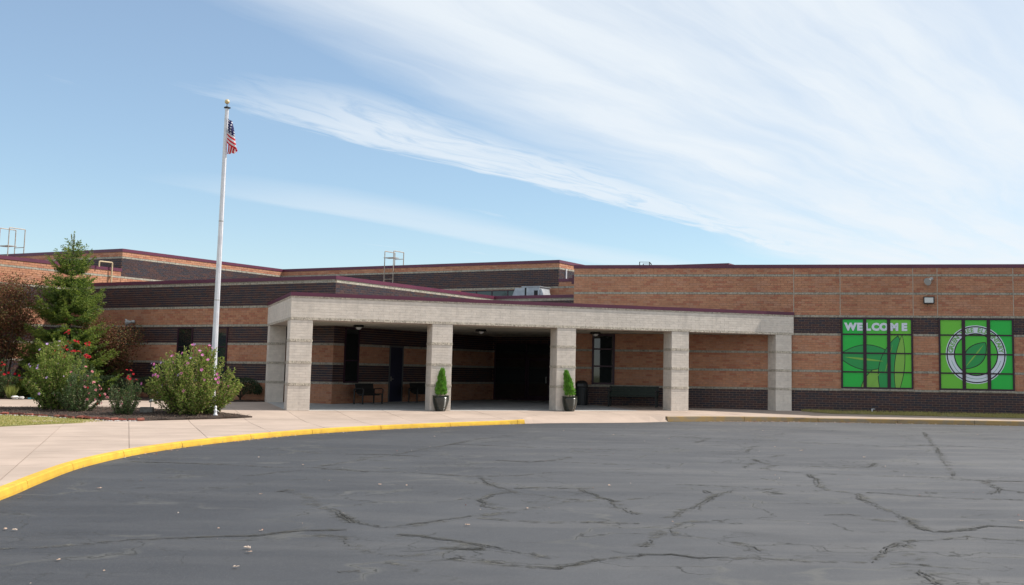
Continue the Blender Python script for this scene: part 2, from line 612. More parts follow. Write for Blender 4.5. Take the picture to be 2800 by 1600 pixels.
col = T.mix(T.sstep(streak, 0.42, 0.72, 0.0, 0.55), col, c4((0.135, 0.132, 0.132)))
col = T.mix(T.sstep(T.noise(P_, 2.3, 6.0, 0.7), 0.52, 0.72, 0.0, 0.4), col, c4((0.066, 0.067, 0.071)))
sun_sheen = T.sstep(spx.outputs[0], -9.0, 9.0)                      # low sun sheen painted into the colour: darker left, brighter right
col = T.mix(sun_sheen, T.mix(1.0, col, c4((0.44, 0.455, 0.49)), 'MULTIPLY'), T.mix(1.0, col, c4((1.06, 1.04, 1.02)), 'MULTIPLY'))
grit = T.noise(P_, 95.0, 3.0, 0.75)
col = T.mix(T.sstep(grit, 0.56, 0.70, 0.0, 0.65), col, c4((0.19, 0.186, 0.18)))
vor = T.new('ShaderNodeTexVoronoi', feature='DISTANCE_TO_EDGE')
wv = T.new('ShaderNodeVectorMath', operation='ADD')
nz = T.new('ShaderNodeTexNoise'); nz.inputs['Scale'].default_value = 0.8; nz.inputs['Detail'].default_value = 5.0
T.l.new(P_, nz.inputs['Vector'])
vm = T.new('ShaderNodeVectorMath', operation='SCALE'); T.l.new(nz.outputs['Color'], vm.inputs[0]); vm.inputs['Scale'].default_value = 2.6
T.l.new(P_, wv.inputs[0]); T.l.new(vm.outputs[0], wv.inputs[1])
T.l.new(wv.outputs[0], vor.inputs['Vector']); vor.inputs['Scale'].default_value = 0.34
crk = T.sstep(vor.outputs['Distance'], 0.001, 0.009, 1.0, 0.0)
crk = T.math('MULTIPLY', crk, T.sstep(T.noise(P_, 0.35, 3.0), 0.40, 0.52))
vor2 = T.new('ShaderNodeTexVoronoi', feature='DISTANCE_TO_EDGE'); T.l.new(wv.outputs[0], vor2.inputs['Vector']); vor2.inputs['Scale'].default_value = 1.05
crk2 = T.math('MULTIPLY', T.sstep(vor2.outputs['Distance'], 0.003, 0.022, 1.0, 0.0), T.sstep(T.noise(P_, 0.22, 4.0, 0.6), 0.50, 0.60))
crk = T.math('MAXIMUM', crk, T.math('MULTIPLY', crk2, 0.75))
halo = T.math('MULTIPLY', T.sstep(vor.outputs['Distance'], 0.0, 0.05, 1.0, 0.0), T.sstep(T.noise(P_, 0.5, 5.0, 0.7), 0.45, 0.62))
col = T.mix(T.math('MULTIPLY', halo, 0.45), col, c4((0.128, 0.124, 0.112)))
oil = T.sstep(T.noise(P_, 0.42, 2.0, 0.4), 0.66, 0.74, 0.0, 0.45)
col = T.mix(oil, col, c4((0.045, 0.045, 0.048)))
col = T.mix(T.math('MULTIPLY', crk, 0.95), col, c4((0.026, 0.026, 0.025)))
T.l.new(col, b.inputs['Base Color'])
b.inputs['Roughness'].default_value = 0.78
b.inputs['Specular IOR Level'].default_value = 0.35
bn = T.new('ShaderNodeBump'); bn.inputs['Strength'].default_value = 0.35; bn.inputs['Distance'].default_value = 0.01
T.l.new(T.math('SUBTRACT', T.noise(P_, 90.0, 4.0, 0.7), T.math('MULTIPLY', crk, 0.8)), bn.inputs['Height'])
T.l.new(bn.outputs[0], b.inputs['Normal'])
asphalt = ground_sheet('asphalt', -60, 120, -80, 49.0, -0.33, M_ASPH)

M_CRACK = mat('open_crack', (0.030, 0.030, 0.029), (0.055, 0.053, 0.048), 0.95, 3.0)
M_WORN = bpy.data.materials.new('worn_asphalt'); M_WORN.use_nodes = True
T = NT(M_WORN.node_tree); b = M_WORN.node_tree.nodes['Principled BSDF']
geo = T.new('ShaderNodeNewGeometry'); P_ = geo.outputs['Position']
T.l.new(T.mix(T.sstep(T.noise(P_, 7.0, 5.0, 0.7), 0.4, 0.62), c4((0.048, 0.048, 0.044)), c4((0.125, 0.118, 0.10))), b.inputs['Base Color'])
b.inputs['Roughness'].default_value = 0.9
uvn = T.new('ShaderNodeUVMap'); suv = T.new('ShaderNodeSeparateXYZ'); T.l.new(uvn.outputs[0], suv.inputs[0])
fall = T.sstep(T.math('ABSOLUTE', T.math('SUBTRACT', suv.outputs[1], 0.5)), 0.08, 0.5, 1.0, 0.0)
al = T.math('MULTIPLY', fall, T.sstep(T.noise(P_, 5.0, 6.0, 0.75), 0.44, 0.66, 0.0, 0.75))
T.l.new(al, b.inputs['Alpha'])


def smooth_line(pts, step):
    out = []
    n = len(pts)
    for i in range(n - 1):
        p0, p1, p2, p3 = pts[max(i - 1, 0)], pts[i], pts[i + 1], pts[min(i + 2, n - 1)]
        L = math.hypot(p2[0] - p1[0], p2[1] - p1[1])
        k = max(2, int(L / step))
        for j in range(k):
            t = j / k
            out.append(tuple(0.5 * ((2 * p1[a]) + (-p0[a] + p2[a]) * t + (2 * p0[a] - 5 * p1[a] + 4 * p2[a] - p3[a]) * t * t + (-p0[a] + 3 * p1[a] - 3 * p2[a] + p3[a]) * t ** 3) for a in range(2)))
    out.append(tuple(pts[-1]))
    return out


def lin_line(pts, step):
    out = []
    for i in range(len(pts) - 1):
        a, b = pts[i], pts[i + 1]
        k = max(1, int(math.hypot(b[0] - a[0], b[1] - a[1]) / step))
        out += [(a[0] + (b[0] - a[0]) * j / k, a[1] + (b[1] - a[1]) * j / k) for j in range(k)]
    out.append(pts[-1])
    return out


def add_crack(line):
    L = lin_line(line, 0.07)
    n = len(L)
    # random walk sideways, so that the line is jagged
    off1 = 0.0; J = []
    for i in range(n):
        off1 = off1 * 0.93 + rnd.gauss(0, 0.014)
        a, c = L[max(i - 1, 0)], L[min(i + 1, n - 1)]
        dx, dy = c[0] - a[0], c[1] - a[1]; l = math.hypot(dx, dy) or 1
        nx, ny = -dy / l, dx / l
        J.append((L[i][0] + nx * off1, L[i][1] + ny * off1, nx, ny))
    mb = MB()
    ph = rnd.random() * 50
    for br in range(2):
        wob = 0.0; sh = 0.0 if br == 0 else rnd.choice([-1, 1]) * 0.05
        for i in range(n - 1):
            wob = 0.8 * wob + rnd.gauss(0, 0.006)
            g = math.sin(ph + i * 0.11) + math.sin(ph * 1.7 + i * 0.047) + rnd.gauss(0, 0.5)
            if g < (-0.35 if br == 0 else 0.45):
                continue
            w0 = 0.004 + 0.0045 * max(0, g) + rnd.random() * 0.003
            w1 = w0 * rnd.uniform(0.6, 1.3)
            (x0, y0, a0, b0), (x1, y1, a1, b1) = J[i], J[i + 1]
            s0 = sh + wob
            mb.quad((x0 + a0 * (s0 - w0), y0 + b0 * (s0 - w0), 0), (x1 + a1 * (s0 - w1), y1 + b1 * (s0 - w1), 0),
                    (x1 + a1 * (s0 + w1), y1 + b1 * (s0 + w1), 0), (x0 + a0 * (s0 + w0), y0 + b0 * (s0 + w0), 0))
            if rnd.random() < 0.035:                                   # a short side crack
                an = rnd.uniform(0, 6.28); q = (x0, y0)
                for k in range(rnd.randint(3, 8)):
                    an += rnd.gauss(0, 0.4); r = (q[0] + 0.06 * math.cos(an), q[1] + 0.06 * math.sin(an))
                    ox, oy = -math.sin(an) * 0.005, math.cos(an) * 0.005
                    mb.quad((q[0] - ox, q[1] - oy, 0), (r[0] - ox, r[1] - oy, 0), (r[0] + ox, r[1] + oy, 0), (q[0] + ox, q[1] + oy, 0))
                    q = r
    if mb.f:
        link('crack', mb.mesh('crack', M_CRACK), asphalt, (0, 0, -0.33 + 0.007))
    # the rubbed, gravelly seam that runs along the crack
    M = lin_line(line, 0.3); mb = MB(); uv = []
    hw = [rnd.uniform(0.07, 0.20) for _ in M]
    for i in range(len(M) - 1):
        a, c = M[i], M[i + 1]
        dx, dy = c[0] - a[0], c[1] - a[1]; l = math.hypot(dx, dy) or 1
        nx, ny = -dy / l, dx / l
        mb.quad((a[0] - nx * hw[i], a[1] - ny * hw[i], 0), (c[0] - nx * hw[i + 1], c[1] - ny * hw[i + 1], 0),
                (c[0] + nx * hw[i + 1], c[1] + ny * hw[i + 1], 0), (a[0] + nx * hw[i], a[1] + ny * hw[i], 0))
        uv += [(0, 0), (1, 0), (1, 1), (0, 1)]
    me = mb.mesh('worn_seam', M_WORN)
    ul = me.uv_layers.new(name='UVMap')
    for i, t in enumerate(uv):
        ul.data[i].uv = t
    link('worn_seam', me, asphalt, (0, 0, -0.33 + 0.004))


CRACKS = [[(-6.18,11.65),(-5.78,11.84),(-5.37,12.2),(-4.99,12.43),(-4.42,12.66),(-3.98,12.84),(-3.6,13.25),(-3.1,13.36)],[(-9.48,22.47),(-8.44,22.29),(-7.5,22.09),(-6.5,21.67),(-5.82,21.79),(-5.15,21.36),(-4.51,21.01)],[(-6.41,19.84),(-6.26,20.01),(-6.06,20.65),(-5.78,21.12)],[(-5.09,17.72),(-4.92,17.36),(-4.58,17.02),(-4.28,16.17),(-4.05,15.56),(-3.79,15.3),(-3.56,14.79),(-3.36,14.44),(-3.17,14.02)],[(-8.26,26.3),(-7.41,26.12),(-6.66,25.49),(-5.95,25.3),(-4.95,25.27),(-4.21,24.87)],[(-5.7,22.06),(-5.41,23.04),(-5.23,24.31),(-4.95,25.27),(-4.6,27.1),(-4.19,29.21),(-3.76,32.05),(-3.05,33.4)],[(-5.48,21.57),(-4.66,21.05),(-3.83,21.03),(-2.65,20.45),(-1.86,20.58),(-1.16,21.48)],[(-4.19,29.21),(-2.61,28.67),(-1.27,28.27),(0.39,27.91)],[(-2.35,20.2),(-2.06,19.01),(-1.76,18.2),(-1.54,17.66)],[(-1.6,18.34),(-1.19,18.57),(-0.7,18.47),(-0.34,18.52)],[(-1.54,17.66),(-1.11,17.43),(-0.63,16.84),(-0.08,16.71),(0.36,17.17)],[(-1.98,16.66),(-1.9,17.5),(-1.71,17.75)],[(-1.98,16.66),(-1.76,15.94),(-1.51,15.53)],[(-3.54,14.8),(-3.33,14.29),(-3.1,13.96),(-2.72,13.6),(-2.5,13.82),(-2.2,14.2),(-1.73,14.93),(-1.37,15.29),(-1.11,15.84),(-0.63,16.74)],[(-1.7,14.7),(-1.29,14.38),(-0.91,14.3),(-0.35,14.41),(0.3,14.34)],[(-3.45,12.96),(-3.03,12.76),(-2.75,12.13),(-2.4,11.66),(-2.13,11.55),(-1.81,11.77),(-1.53,11.99),(-1.39,12.11)],[(-2.21,11.18),(-2.04,11.06),(-1.9,10.74),(-1.61,10.53),(-1.45,10.35),(-1.27,10.18)],[(-2.47,13.06),(-2.17,12.97),(-1.59,12.46),(-1.23,12.07),(-0.9,11.85),(-0.65,11.54)],[(-1.83,12.12),(-1.39,12.11)],[(-1.62,11.5),(-1.14,11.23),(-0.84,11.08),(-0.49,10.98)],[(-0.54,10.98),(-0.27,11.39),(0.03,11.6),(0.26,11.86)],[(-0.57,18.37),(-0.32,17.39),(-0.08,16.71),(0.07,15.81),(0.27,15.24)],[(-0.98,25.61),(-1.26,24.44),(-1.85,23.91),(-2.51,24.2)],[(-1.07,23.86),(-0.28,23.68),(0.48,23.35)],[(-5.12,17.49),(-4.9,17.3)],[(-2.53,10.61),(-2.35,10.7)],[(0.27,12.42),(0.38,12.87),(0.52,13.49),(0.45,14.14)],[(0.51,13.43),(0.7,13.38),(1.01,13.11)],[(0.7,13.38),(0.68,13.89),(0.83,14.47),(1.07,14.64),(1.38,14.6)],[(0.26,11.86),(0.57,11.94),(0.83,11.67),(1.17,11.7),(1.47,11.73),(1.76,11.62),(2.14,11.6),(2.56,11.59),(2.76,12.04),(3.02,12.57),(3.17,12.86),(3.37,13.17),(3.63,13.2),(4.05,13.54)],[(3.17,12.86),(3.17,12.38),(3.09,11.78),(3.08,11.46),(3.27,11.34),(3.53,11.28)],[(2.73,11.56),(2.93,11.58),(3.08,11.46)],[(2.93,11.19),(2.95,10.82),(2.92,10.42)],[(0.7,14.9),(0.91,15.74),(1.15,16.3),(1.32,17.09),(1.6,17.98),(1.98,18.73),(2.5,18.93),(3.07,18.65),(3.47,18.82),(3.85,18.29),(3.78,17.41),(3.76,16.62),(3.85,15.83),(3.83,15.1),(3.77,14.36),(3.85,13.96),(4.17,14.13),(4.37,14.29)],[(1.43,18.53),(1.51,18.08)],[(1.02,19.47),(1.67,19.31),(2.37,18.91)],[(2.38,18.43),(2.57,18.07)],[(1.31,12.85),(1.55,12.23)],[(3.68,21.79),(3.6,20.56),(3.44,19.19),(3.47,18.82)],[(3.03,25.48),(3.08,24.84),(3.24,23.85),(2.93,22.86),(3.37,22.24),(4.18,21.88),(4.99,21.69),(6.09,21.55),(6.63,21.03),(7.39,20.85)],[(2.55,22.98),(2.67,23.75),(2.9,24.39)],[(3.24,23.85),(4.22,23.72),(5.07,23.6),(5.6,24.89)],[(6.67,20.89),(6.53,19.9),(6.46,19.37),(5.98,18.58)],[(6.46,19.37),(6.61,19.14),(6.66,18.79)],[(4.03,18.54),(4.66,18.17),(5.26,17.82),(6.28,17.74)],[(10.54,39.4),(9.26,33.81),(8.01,28.44),(7.07,24.54),(6.42,21.92)],[(2.02,33.93),(3.73,33.2),(4.95,32.61),(6.48,31.72),(7.33,30.93),(8.61,31.88),(9.74,31.48),(10.81,30.46)],[(2.16,31.37),(2.53,32.9),(2.73,33.33)],[(3.14,27.96),(3.5,29.75),(3.69,30.42)],[(3.47,26.26),(3.97,27.09)],[(2.79,15.46),(3.18,15.59),(3.36,15.05),(3.65,14.85)],[(4.37,14.29),(4.69,14.6),(5.1,14.44)],[(4.1,13.61),(4.29,13.38),(4.68,13.24)]]
LEAVES = [(-8.69,16.82),(-8.3,16.06),(-7.8,17.38),(-7.72,18.7),(-7.43,23.88),(-6.04,22.18),(-5.22,16.94),(-3.76,11.85),(-3.67,11.62),(-4.03,13.16),(-3.5,10.73),(-5.27,10.99),(-6.84,12.97),(-6.69,12.89),(-3.81,18.6),(-3.37,18.52),(-5.16,32.45),(-1.78,13.88),(-0.11,19.0),(-1.7,36.69),(-0.11,34.77),(-1.2,15.67),(-5.64,37.94),(4.13,29.95),(4.6,28.6),(5.71,26.46),(5.28,15.04),(7.55,45.61),(4.92,38.6),(4.71,43.72),(12.04,38.25)]

for line in CRACKS:
    add_crack(line)

# pavement outline: back of the kerb, then round behind the buildings
KERB_FACE = [(-6.2, 4.0), (-7.0, 9.0), (-7.9, 13.5), (-8.55, 16.3), (-9.1, 18.3), (-9.75, 21.0), (-10.1, 24.0), (-10.05, 26.6), (-9.75, 29.0), (-9.2, 31.6),
             (-8.35, 34.0), (-6.8, 36.9), (-4.75, 39.8), (-3.33, 41.55)]
RAMP = [(-3.33, 41.55), (-2.1, 42.5), (0.25, 43.5), (2.0, 45.1)]
KERB_R = [(2.0, 45.1), (4.3, 46.1), (7.75, 46.85), (12.0, 46.55), (16.8, 45.95), (24.0, 44.8), (45.0, 41.2)]


def offset_line(L, o):
    out = []
    for i in range(len(L)):
        a, c = L[max(i - 1, 0)], L[min(i + 1, len(L) - 1)]
        dx, dy = c[0] - a[0], c[1] - a[1]; l = math.hypot(dx, dy)
        out.append((L[i][0] - dy / l * o, L[i][1] + dx / l * o))
    return out


KL = smooth_line(KERB_FACE, 0.5)
KR_L = smooth_line(KERB_R, 0.5)
RL = smooth_line(RAMP, 0.5)
KB = offset_line(KL, 0.16); KRB = offset_line(KR_L, 0.16); RB0 = [offset_line(RL, 0.16 + 1.1 * min(1.0, 5.0 * min(i, len(RL) - 1 - i) / len(RL)))[i] for i in range(len(RL))]; RB = RB0

M_YEL = mat('yellow_kerb_paint', (0.70, 0.43, 0.045), (0.60, 0.35, 0.040), 0.85, 3.0, 0.4, 60, tone=0.45)
T = NT(M_YEL.node_tree); b = M_YEL.node_tree.nodes['Principled BSDF']           # chips, scuffs and tyre rub on the paint
geo = T.new('ShaderNodeNewGeometry'); old = b.inputs['Base Color'].links[0].from_socket
szz = T.new('ShaderNodeSeparateXYZ'); T.l.new(geo.outputs['Position'], szz.inputs[0])
lowz = T.sstep(szz.outputs[2], -0.32, -0.26, 0.07, 0.0)
chip = T.sstep(T.math('ADD', T.noise(geo.outputs['Position'], 6.0, 6.0, 0.72), lowz), 0.66, 0.74)
rub = T.sstep(T.noise(geo.outputs['Position'], 1.4, 5.0, 0.7), 0.55, 0.72, 0.0, 0.5)
colk = T.mix(rub, old, c4((0.30, 0.19, 0.04)))
T.l.new(T.mix(T.math('MULTIPLY', chip, 0.85), colk, c4((0.24, 0.205, 0.16))), b.inputs['Base Color'])
M_OLDYEL = mat('worn_kerb', (0.36, 0.235, 0.10), (0.29, 0.22, 0.14), 0.9, 2.2, 0.5, 50, lo=0.42, hi=0.60, detail=6)
M_KERBGREY = mat('kerb_concrete', (0.36, 0.33, 0.29), (0.28, 0.26, 0.23), 0.9, 3.0, 0.3, 60)
M_CONC = [mat('pavement_concrete', c, sc(c, 0.86), 0.88, 0.9, 0.18, 90, lo=0.3, hi=0.75, detail=7, tone=0.22) for c in
          ((0.452, 0.352, 0.288), (0.436, 0.34, 0.278), (0.465, 0.364, 0.298))]
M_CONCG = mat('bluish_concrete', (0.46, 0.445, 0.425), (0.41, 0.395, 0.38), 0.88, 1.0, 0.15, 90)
M_JOINT = mat('pavement_joint', (0.375, 0.292, 0.238), None, 0.95)


def cut_sections(line, back, length):
    """split matching face/back lines into stretches of about the given length"""
    acc = 0.0; i0 = 0; out = []
    for i in range(1, len(line)):
        acc += math.hypot(line[i][0] - line[i - 1][0], line[i][1] - line[i - 1][1])
        if acc >= length or i == len(line) - 1:
            out.append((line[i0:i + 1], back[i0:i + 1])); i0 = i; acc = 0.0
    return out


def kerb(name, line, back, mt, n_back=None):
    root = kind(link(name, None), 'structure')
    for fl, bl in cut_sections(line, back, 3.0):
        n = len(fl)
        if n < 2:
            continue
        # a 1 cm gap at the end
        def lerp(a, b, t): return (a[0] + (b[0] - a[0]) * t, a[1] + (b[1] - a[1]) * t)
        g = 0.020 / max(0.05, math.hypot(fl[-1][0] - fl[-2][0], fl[-1][1] - fl[-2][1]))
        fl = fl[:-1] + [lerp(fl[-1], fl[-2], g)]; bl = bl[:-1] + [lerp(bl[-1], bl[-2], g)]
        mb = MB()
        prof = []
        for i in range(n):
            f, b_ = fl[i], bl[i]
            zt = ground_z(*b_) + 0.004
            jit = rnd.uniform(-0.006, 0.006)
            q = lambda t, z: (f[0] + (b_[0] - f[0]) * t, f[1] + (b_[1] - f[1]) * t, z)
            prof.append([q(-0.02 + jit, -0.40), q(0.0 + jit, -0.29), q(0.10, zt - 0.022), q(0.20, zt - 0.004), q(1.0, zt), q(1.0, -0.40)])
        for i in range(n - 1):
            for k in range(5):
                mb.quad(prof[i][k], prof[i + 1][k], prof[i + 1][k + 1], prof[i][k + 1])
        mb.poly(prof[0]); mb.poly(list(reversed(prof[-1])))
        obj('kerb_section', mb, mt, root, smooth=math.radians(40))
    return root


kerb('yellow_kerb', KL, KB, M_YEL)
kerb('worn_kerb', KR_L, KRB, M_OLDYEL)
# dropped kerb: an apron that slopes to the asphalt
mb = MB()
for i in range(len(RL) - 1):
    a, c = RL[i], RL[i + 1]; d, e = RB[i], RB[i + 1]
    mb.quad((a[0], a[1], -0.322), (c[0], c[1], -0.322), (e[0], e[1], ground_z(*e) + 0.004), (d[0], d[1], ground_z(*d) + 0.004))
    mb.quad((a[0], a[1], -0.40), (c[0], c[1], -0.40), (c[0], c[1], -0.322), (a[0], a[1], -0.322))
for (f, b_), sg in (((RL[0], RB[0]), 1), ((RL[-1], RB[-1]), -1)):
    pts = [(f[0], f[1], -0.40), (f[0], f[1], -0.322), (b_[0], b_[1], ground_z(*b_) + 0.004), (b_[0], b_[1], -0.4)]
    mb.poly(pts)
kind(obj('kerb_ramp', mb, M_CONC[0]), 'structure')

PAVE = KB + RB + KRB + [(45, 56), (6, 62), (-4, 60), (-12, 57), (-30, 56), (-48, 62), (-48, 4)]


def clip(poly, cell):
    out = list(poly)
    for i in range(len(cell)):
        a, b_ = cell[i], cell[(i + 1) % len(cell)]
        src = out; out = []
        if not src:
            break
        def side(p): return (b_[0] - a[0]) * (p[1] - a[1]) - (b_[1] - a[1]) * (p[0] - a[0])
        for j in range(len(src)):
            p, q = src[j - 1], src[j]
            sp_, sq = side(p), side(q)
            if (sp_ >= 0) != (sq >= 0):
                t = sp_ / (sp_ - sq)
                out.append((p[0] + (q[0] - p[0]) * t, p[1] + (q[1] - p[1]) * t))
            if sq >= 0:
                out.append(q)
    r = []
    for p in out:
        if not r or math.hypot(p[0] - r[-1][0], p[1] - r[-1][1]) > 1e-4:
            r.append(p)
    return r


def area(p):
    return 0.5 * sum(p[i - 1][0] * p[i][1] - p[i][0] * p[i - 1][1] for i in range(len(p)))


sidewalk = kind(link('sidewalk', None), 'structure')
base = MB()
SL = 1.78
slabs = []
for i in range(-22, 26):
    for j in range(-20, 10):
        g = 0.007
        def cell(g):
            r = []
            for a, d in ((i * SL + g, j * SL + g), ((i + 1) * SL - g, j * SL + g), ((i + 1) * SL - g, (j + 1) * SL - g), (i * SL + g, (j + 1) * SL - g)):
                r.append(FK.p(a + 5.45, -d))
            return r
        cc = cell(g)
        if area(cc) < 0:
            cc.reverse()
        pg = clip(PAVE, cc)
        if len(pg) < 3 or abs(area(pg)) < 0.02:
            continue
        if min(p[0] for p in pg) < -36 or max(p[0] for p in pg) > 32:
            continue
        cx = sum(p[0] for p in pg) / len(pg); cy = sum(p[1] for p in pg) / len(pg)
        slabs.append((pg, cx, cy, j))
        bc = cell(-0.003)
        if area(bc) < 0:
            bc.reverse()
        bp = clip(PAVE, bc)
        if len(bp) > 2:
            base.poly([(p[0], p[1], ground_z(*p) - 0.006) for p in bp])
obj('joint_bed', base, M_JOINT, sidewalk)
for pg, cx, cy, j in slabs:
    mb = MB(); tilt = rnd.uniform(-0.0015, 0.0015)
    top = [(p[0] - cx, p[1] - cy, ground_z(*p) + tilt) for p in pg]
    mb.poly(top)
    for a in range(len(top)):
        p, q = top[a], top[(a + 1) % len(top)]
        mb.quad((p[0], p[1], p[2] - 0.03), (q[0], q[1], q[2] - 0.03), q, p)
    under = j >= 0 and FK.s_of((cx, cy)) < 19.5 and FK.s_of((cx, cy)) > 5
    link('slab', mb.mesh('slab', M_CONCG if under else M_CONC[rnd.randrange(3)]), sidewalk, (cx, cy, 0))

# ------------------------------------------------------------------ buildings
def school(name, label, poly, ztop, base_pt, cope=True, group='brick school wings'):
    t = thing(name, label, 'school wing', (base_pt[0], base_pt[1], 0.0), group=group)
    if area(poly) < 0:
        poly = list(reversed(poly))
    body = offset_poly(poly, -0.002)
    mb = MB()
    n = len(body)
    for i in range(n):
        a, b_ = body[i], body[(i + 1) % n]
        mb.quad((a[0], a[1], -0.45), (b_[0], b_[1], -0.45), (b_[0], b_[1], ztop - 0.02), (a[0], a[1], ztop - 0.02))
    w = wall_part(t, 'wall', mb, M_MORTAR)
    mb = MB(); mb.poly([(p[0], p[1], ztop - 0.45) for p in offset_poly(poly, -0.25)])
    inner = offset_poly(poly, -0.30)
    for i in range(n):
        a, b_ = inner[i], inner[(i + 1) % n]
        mb.quad((b_[0], b_[1], ztop - 0.45), (a[0], a[1], ztop - 0.45), (a[0], a[1], ztop), (b_[0], b_[1], ztop))
    wpart(t, 'roof', mb, M_ROOF)
    if cope:
        o = coping(t, poly, ztop - 0.145, ztop)
        me = o.data
        for v in me.vertices:
            v.co -= Vector(t.location)
    return t, w


R_END = FR.p(20.0)
back = lambda p, k: (p[0] + nR[0] * k, p[1] + nR[1] * k)
poly_R = [R_LEFT, R_END, back(R_END, 16), back(R_LEFT, 16)]
wing_R, wall_R = school('school_wing', 'right brick wing with two green film windows beside the asphalt', poly_R, 64.3 * C, FR.p(4))
ROWS_R = [(0, 9, 'd'), (9, 10, 's'), (10, 17, 'o'), (17, 18, 's'), (18, 25, 'o'), (25, 26, 's'), (26, 33, 'o'), (33, 34, 's'), (34, 41, 'd'),
          (41, 42, 's'), (42, 51, 'o'), (51, 52, 's'), (52, 59, 'o'), (59, 60, 's'), (60, 62.8, 'o')]
ROWS_R = [(-2, 9, 'd')] + ROWS_R[1:]
W1, W2, W3 = (1.13, 4.23), (5.33, 8.48), (-10.13, -9.07)
op_R = [(W1[0], W1[1], 10, 41), (W2[0], W2[1], 10, 41), (W3[0], W3[1], 10, 33), (11.0, 14.1, 10, 41)]
JOINTS_R = [-0.95, 1.10, 4.262, 5.30, 8.50, 10.97]
cuts = [(q, 42, 62.8) for q in JOINTS_R]
pieces_R = lay(FR, -11.04, 20.0, ROWS_R, op_R, cuts)
build_pieces(wing_R, [(wall_R, FR, pieces_R)], 300, hidden=lambda f, s, z: s < -0.8 and z < 4.4 and not (-3.6 < s < -1.2 and z < 3.2))
mb = MB()
for q in JOINTS_R:
    a, b_ = FR.p(q - 0.011, 0.004), FR.p(q + 0.011, 0.004)
    mb.quad((a[0], a[1], 42 * C), (b_[0], b_[1], 42 * C), (b_[0], b_[1], 62.8 * C), (a[0], a[1], 62.8 * C))
wpart(wing_R, 'sealant_joint', mb, M_SEAL)

# left entrance wing: front wall L, right flank F, recessed front V
F_END = meet(FF, FV)
V_R = FV.p(FV.s_of(F_END) + 5.05)
LPi = FL.p(FL.s_of(LP) - 0.4)
poly_L = [LPi, LF, F_END, V_R, (V_R[0] + 2.9, V_R[1] + 6.0), (-14, 68), (-24, 62)]
wing_L, wall_L = school('school_wing', 'low left entrance wing with dark brick top, behind the flagpole', poly_L, 53.9 * C, FL.p(-40))
ROWS_L = [(-1, 9, 'o'), (9, 10, 's'), (10, 17, 'd'), (17, 18, 's'), (18, 25, 'o'), (25, 26, 's'), (26, 33, 'd'), (33, 34, 's'), (34, 41, 'o'),
          (41, 42, 's'), (42, 51, 'd'), (51, 52.4, 's')]
sLF = FL.s_of(LF); sFL = FF.s_of(LF); sFE = FF.s_of(F_END); sVE = FV.s_of(F_END)
WL = [(-40.14, -39.20), (-38.10, -37.13)]
op_L = [(a, b_, 10, 33) for a, b_ in WL]
WF = (38.68, 39.66); DF = (41.83, 42.86)
op_F = [(WF[0], WF[1], 9.5, 33), (DF[0], DF[1], -2, 26)]
SV0, SV1 = sVE + 0.12, sVE + 4.85
op_V = [(SV0, SV1, -2, 30)]
hid_L = lambda f, s, z: (f is FL and ((s > -34.8 and z < 4.3 and s < -32.6) or (s > -34.8 and 3.3 < z < 4.3) or s < -44.5)) or (f is FF and 3.3 < z < 4.7) or f is FV
build_pieces(wing_L, [(wall_L, FL, lay(FL, FL.s_of(LP) + 0.01, sLF, ROWS_L, op_L)), (wall_L, FF, lay(FF, sFL, sFE, ROWS_L, op_F)),
                      (wall_L, FV, lay(FV, sVE, sVE + 5.05, ROWS_L, op_V))], 300, hidden=hid_L)

# low wing on the far left and the tall block it leans on (their right faces lie in one plane)
sPQ = FP.s_of(PQ); sQP = FQ.s_of(PQ)
ROWS_P = [(-1, 9, 'o'), (9, 10, 's'), (10, 17, 'd'), (17, 18, 's'), (18, 25, 'o'), (25, 26, 's'), (26, 33, 'd'), (33, 34, 's'), (34, 41, 'o'), (41, 42, 's'),
          (42, 51, 'd'), (51, 52, 's'), (52, 59, 'o'), (59, 60, 's'), (60, 62.5, 'o')]
P0 = FP.p(22.0)
poly_P = [P0, FP.p(sPQ - 0.012), FQ.p(sQP - 18, 0.012), (P0[0] - 16.0, P0[1] + 7.8)]
wing_P, wall_P = school('school_wing', 'far left orange brick wing behind the spruce, sunlit', poly_P, 63.9 * C, FP.p(30))
build_pieces(wing_P, [(wall_P, FP, lay(FP, 22.0, sPQ - 0.012, ROWS_P))], 300, hidden=lambda f, s, z: z < 3.0 and s > 36 or s > FP.s_of(LP) and z < 5.4)
ROWS_T = [(40, 42, 'd'), (42, 51, 'd'), (51, 52, 's'), (52, 59, 'o'), (59, 60, 's'), (60, 69, 'd'), (69, 70, 's'), (70, 72.4, 'o')]
P1 = FP.p(sPQ + 22)
Q0 = FQ.p(sQP - 24)
poly_T = [Q0, PQ, P1, (P1[0] - 20, P1[1] + 9)]
block_T, wall_T = school('tall_block', 'tall left roof block with dark brick sides, behind the flagpole', poly_T, 73.9 * C, FP.p(sPQ + 6), group='tall brick roof blocks')
ROWS_Q = [(62, 69, 'd'), (69, 70, 's'), (70, 72.4, 'o')]
build_pieces(block_T, [(wall_T, FP, lay(FP, sPQ, sPQ + 22, ROWS_T)), (wall_T, FQ, lay(FQ, sQP - 24, sQP, ROWS_Q))], 300,
             hidden=lambda f, s, z: z < 5.6 or (f is FQ and z < 6.5) or (f is FP and s > 55.5))

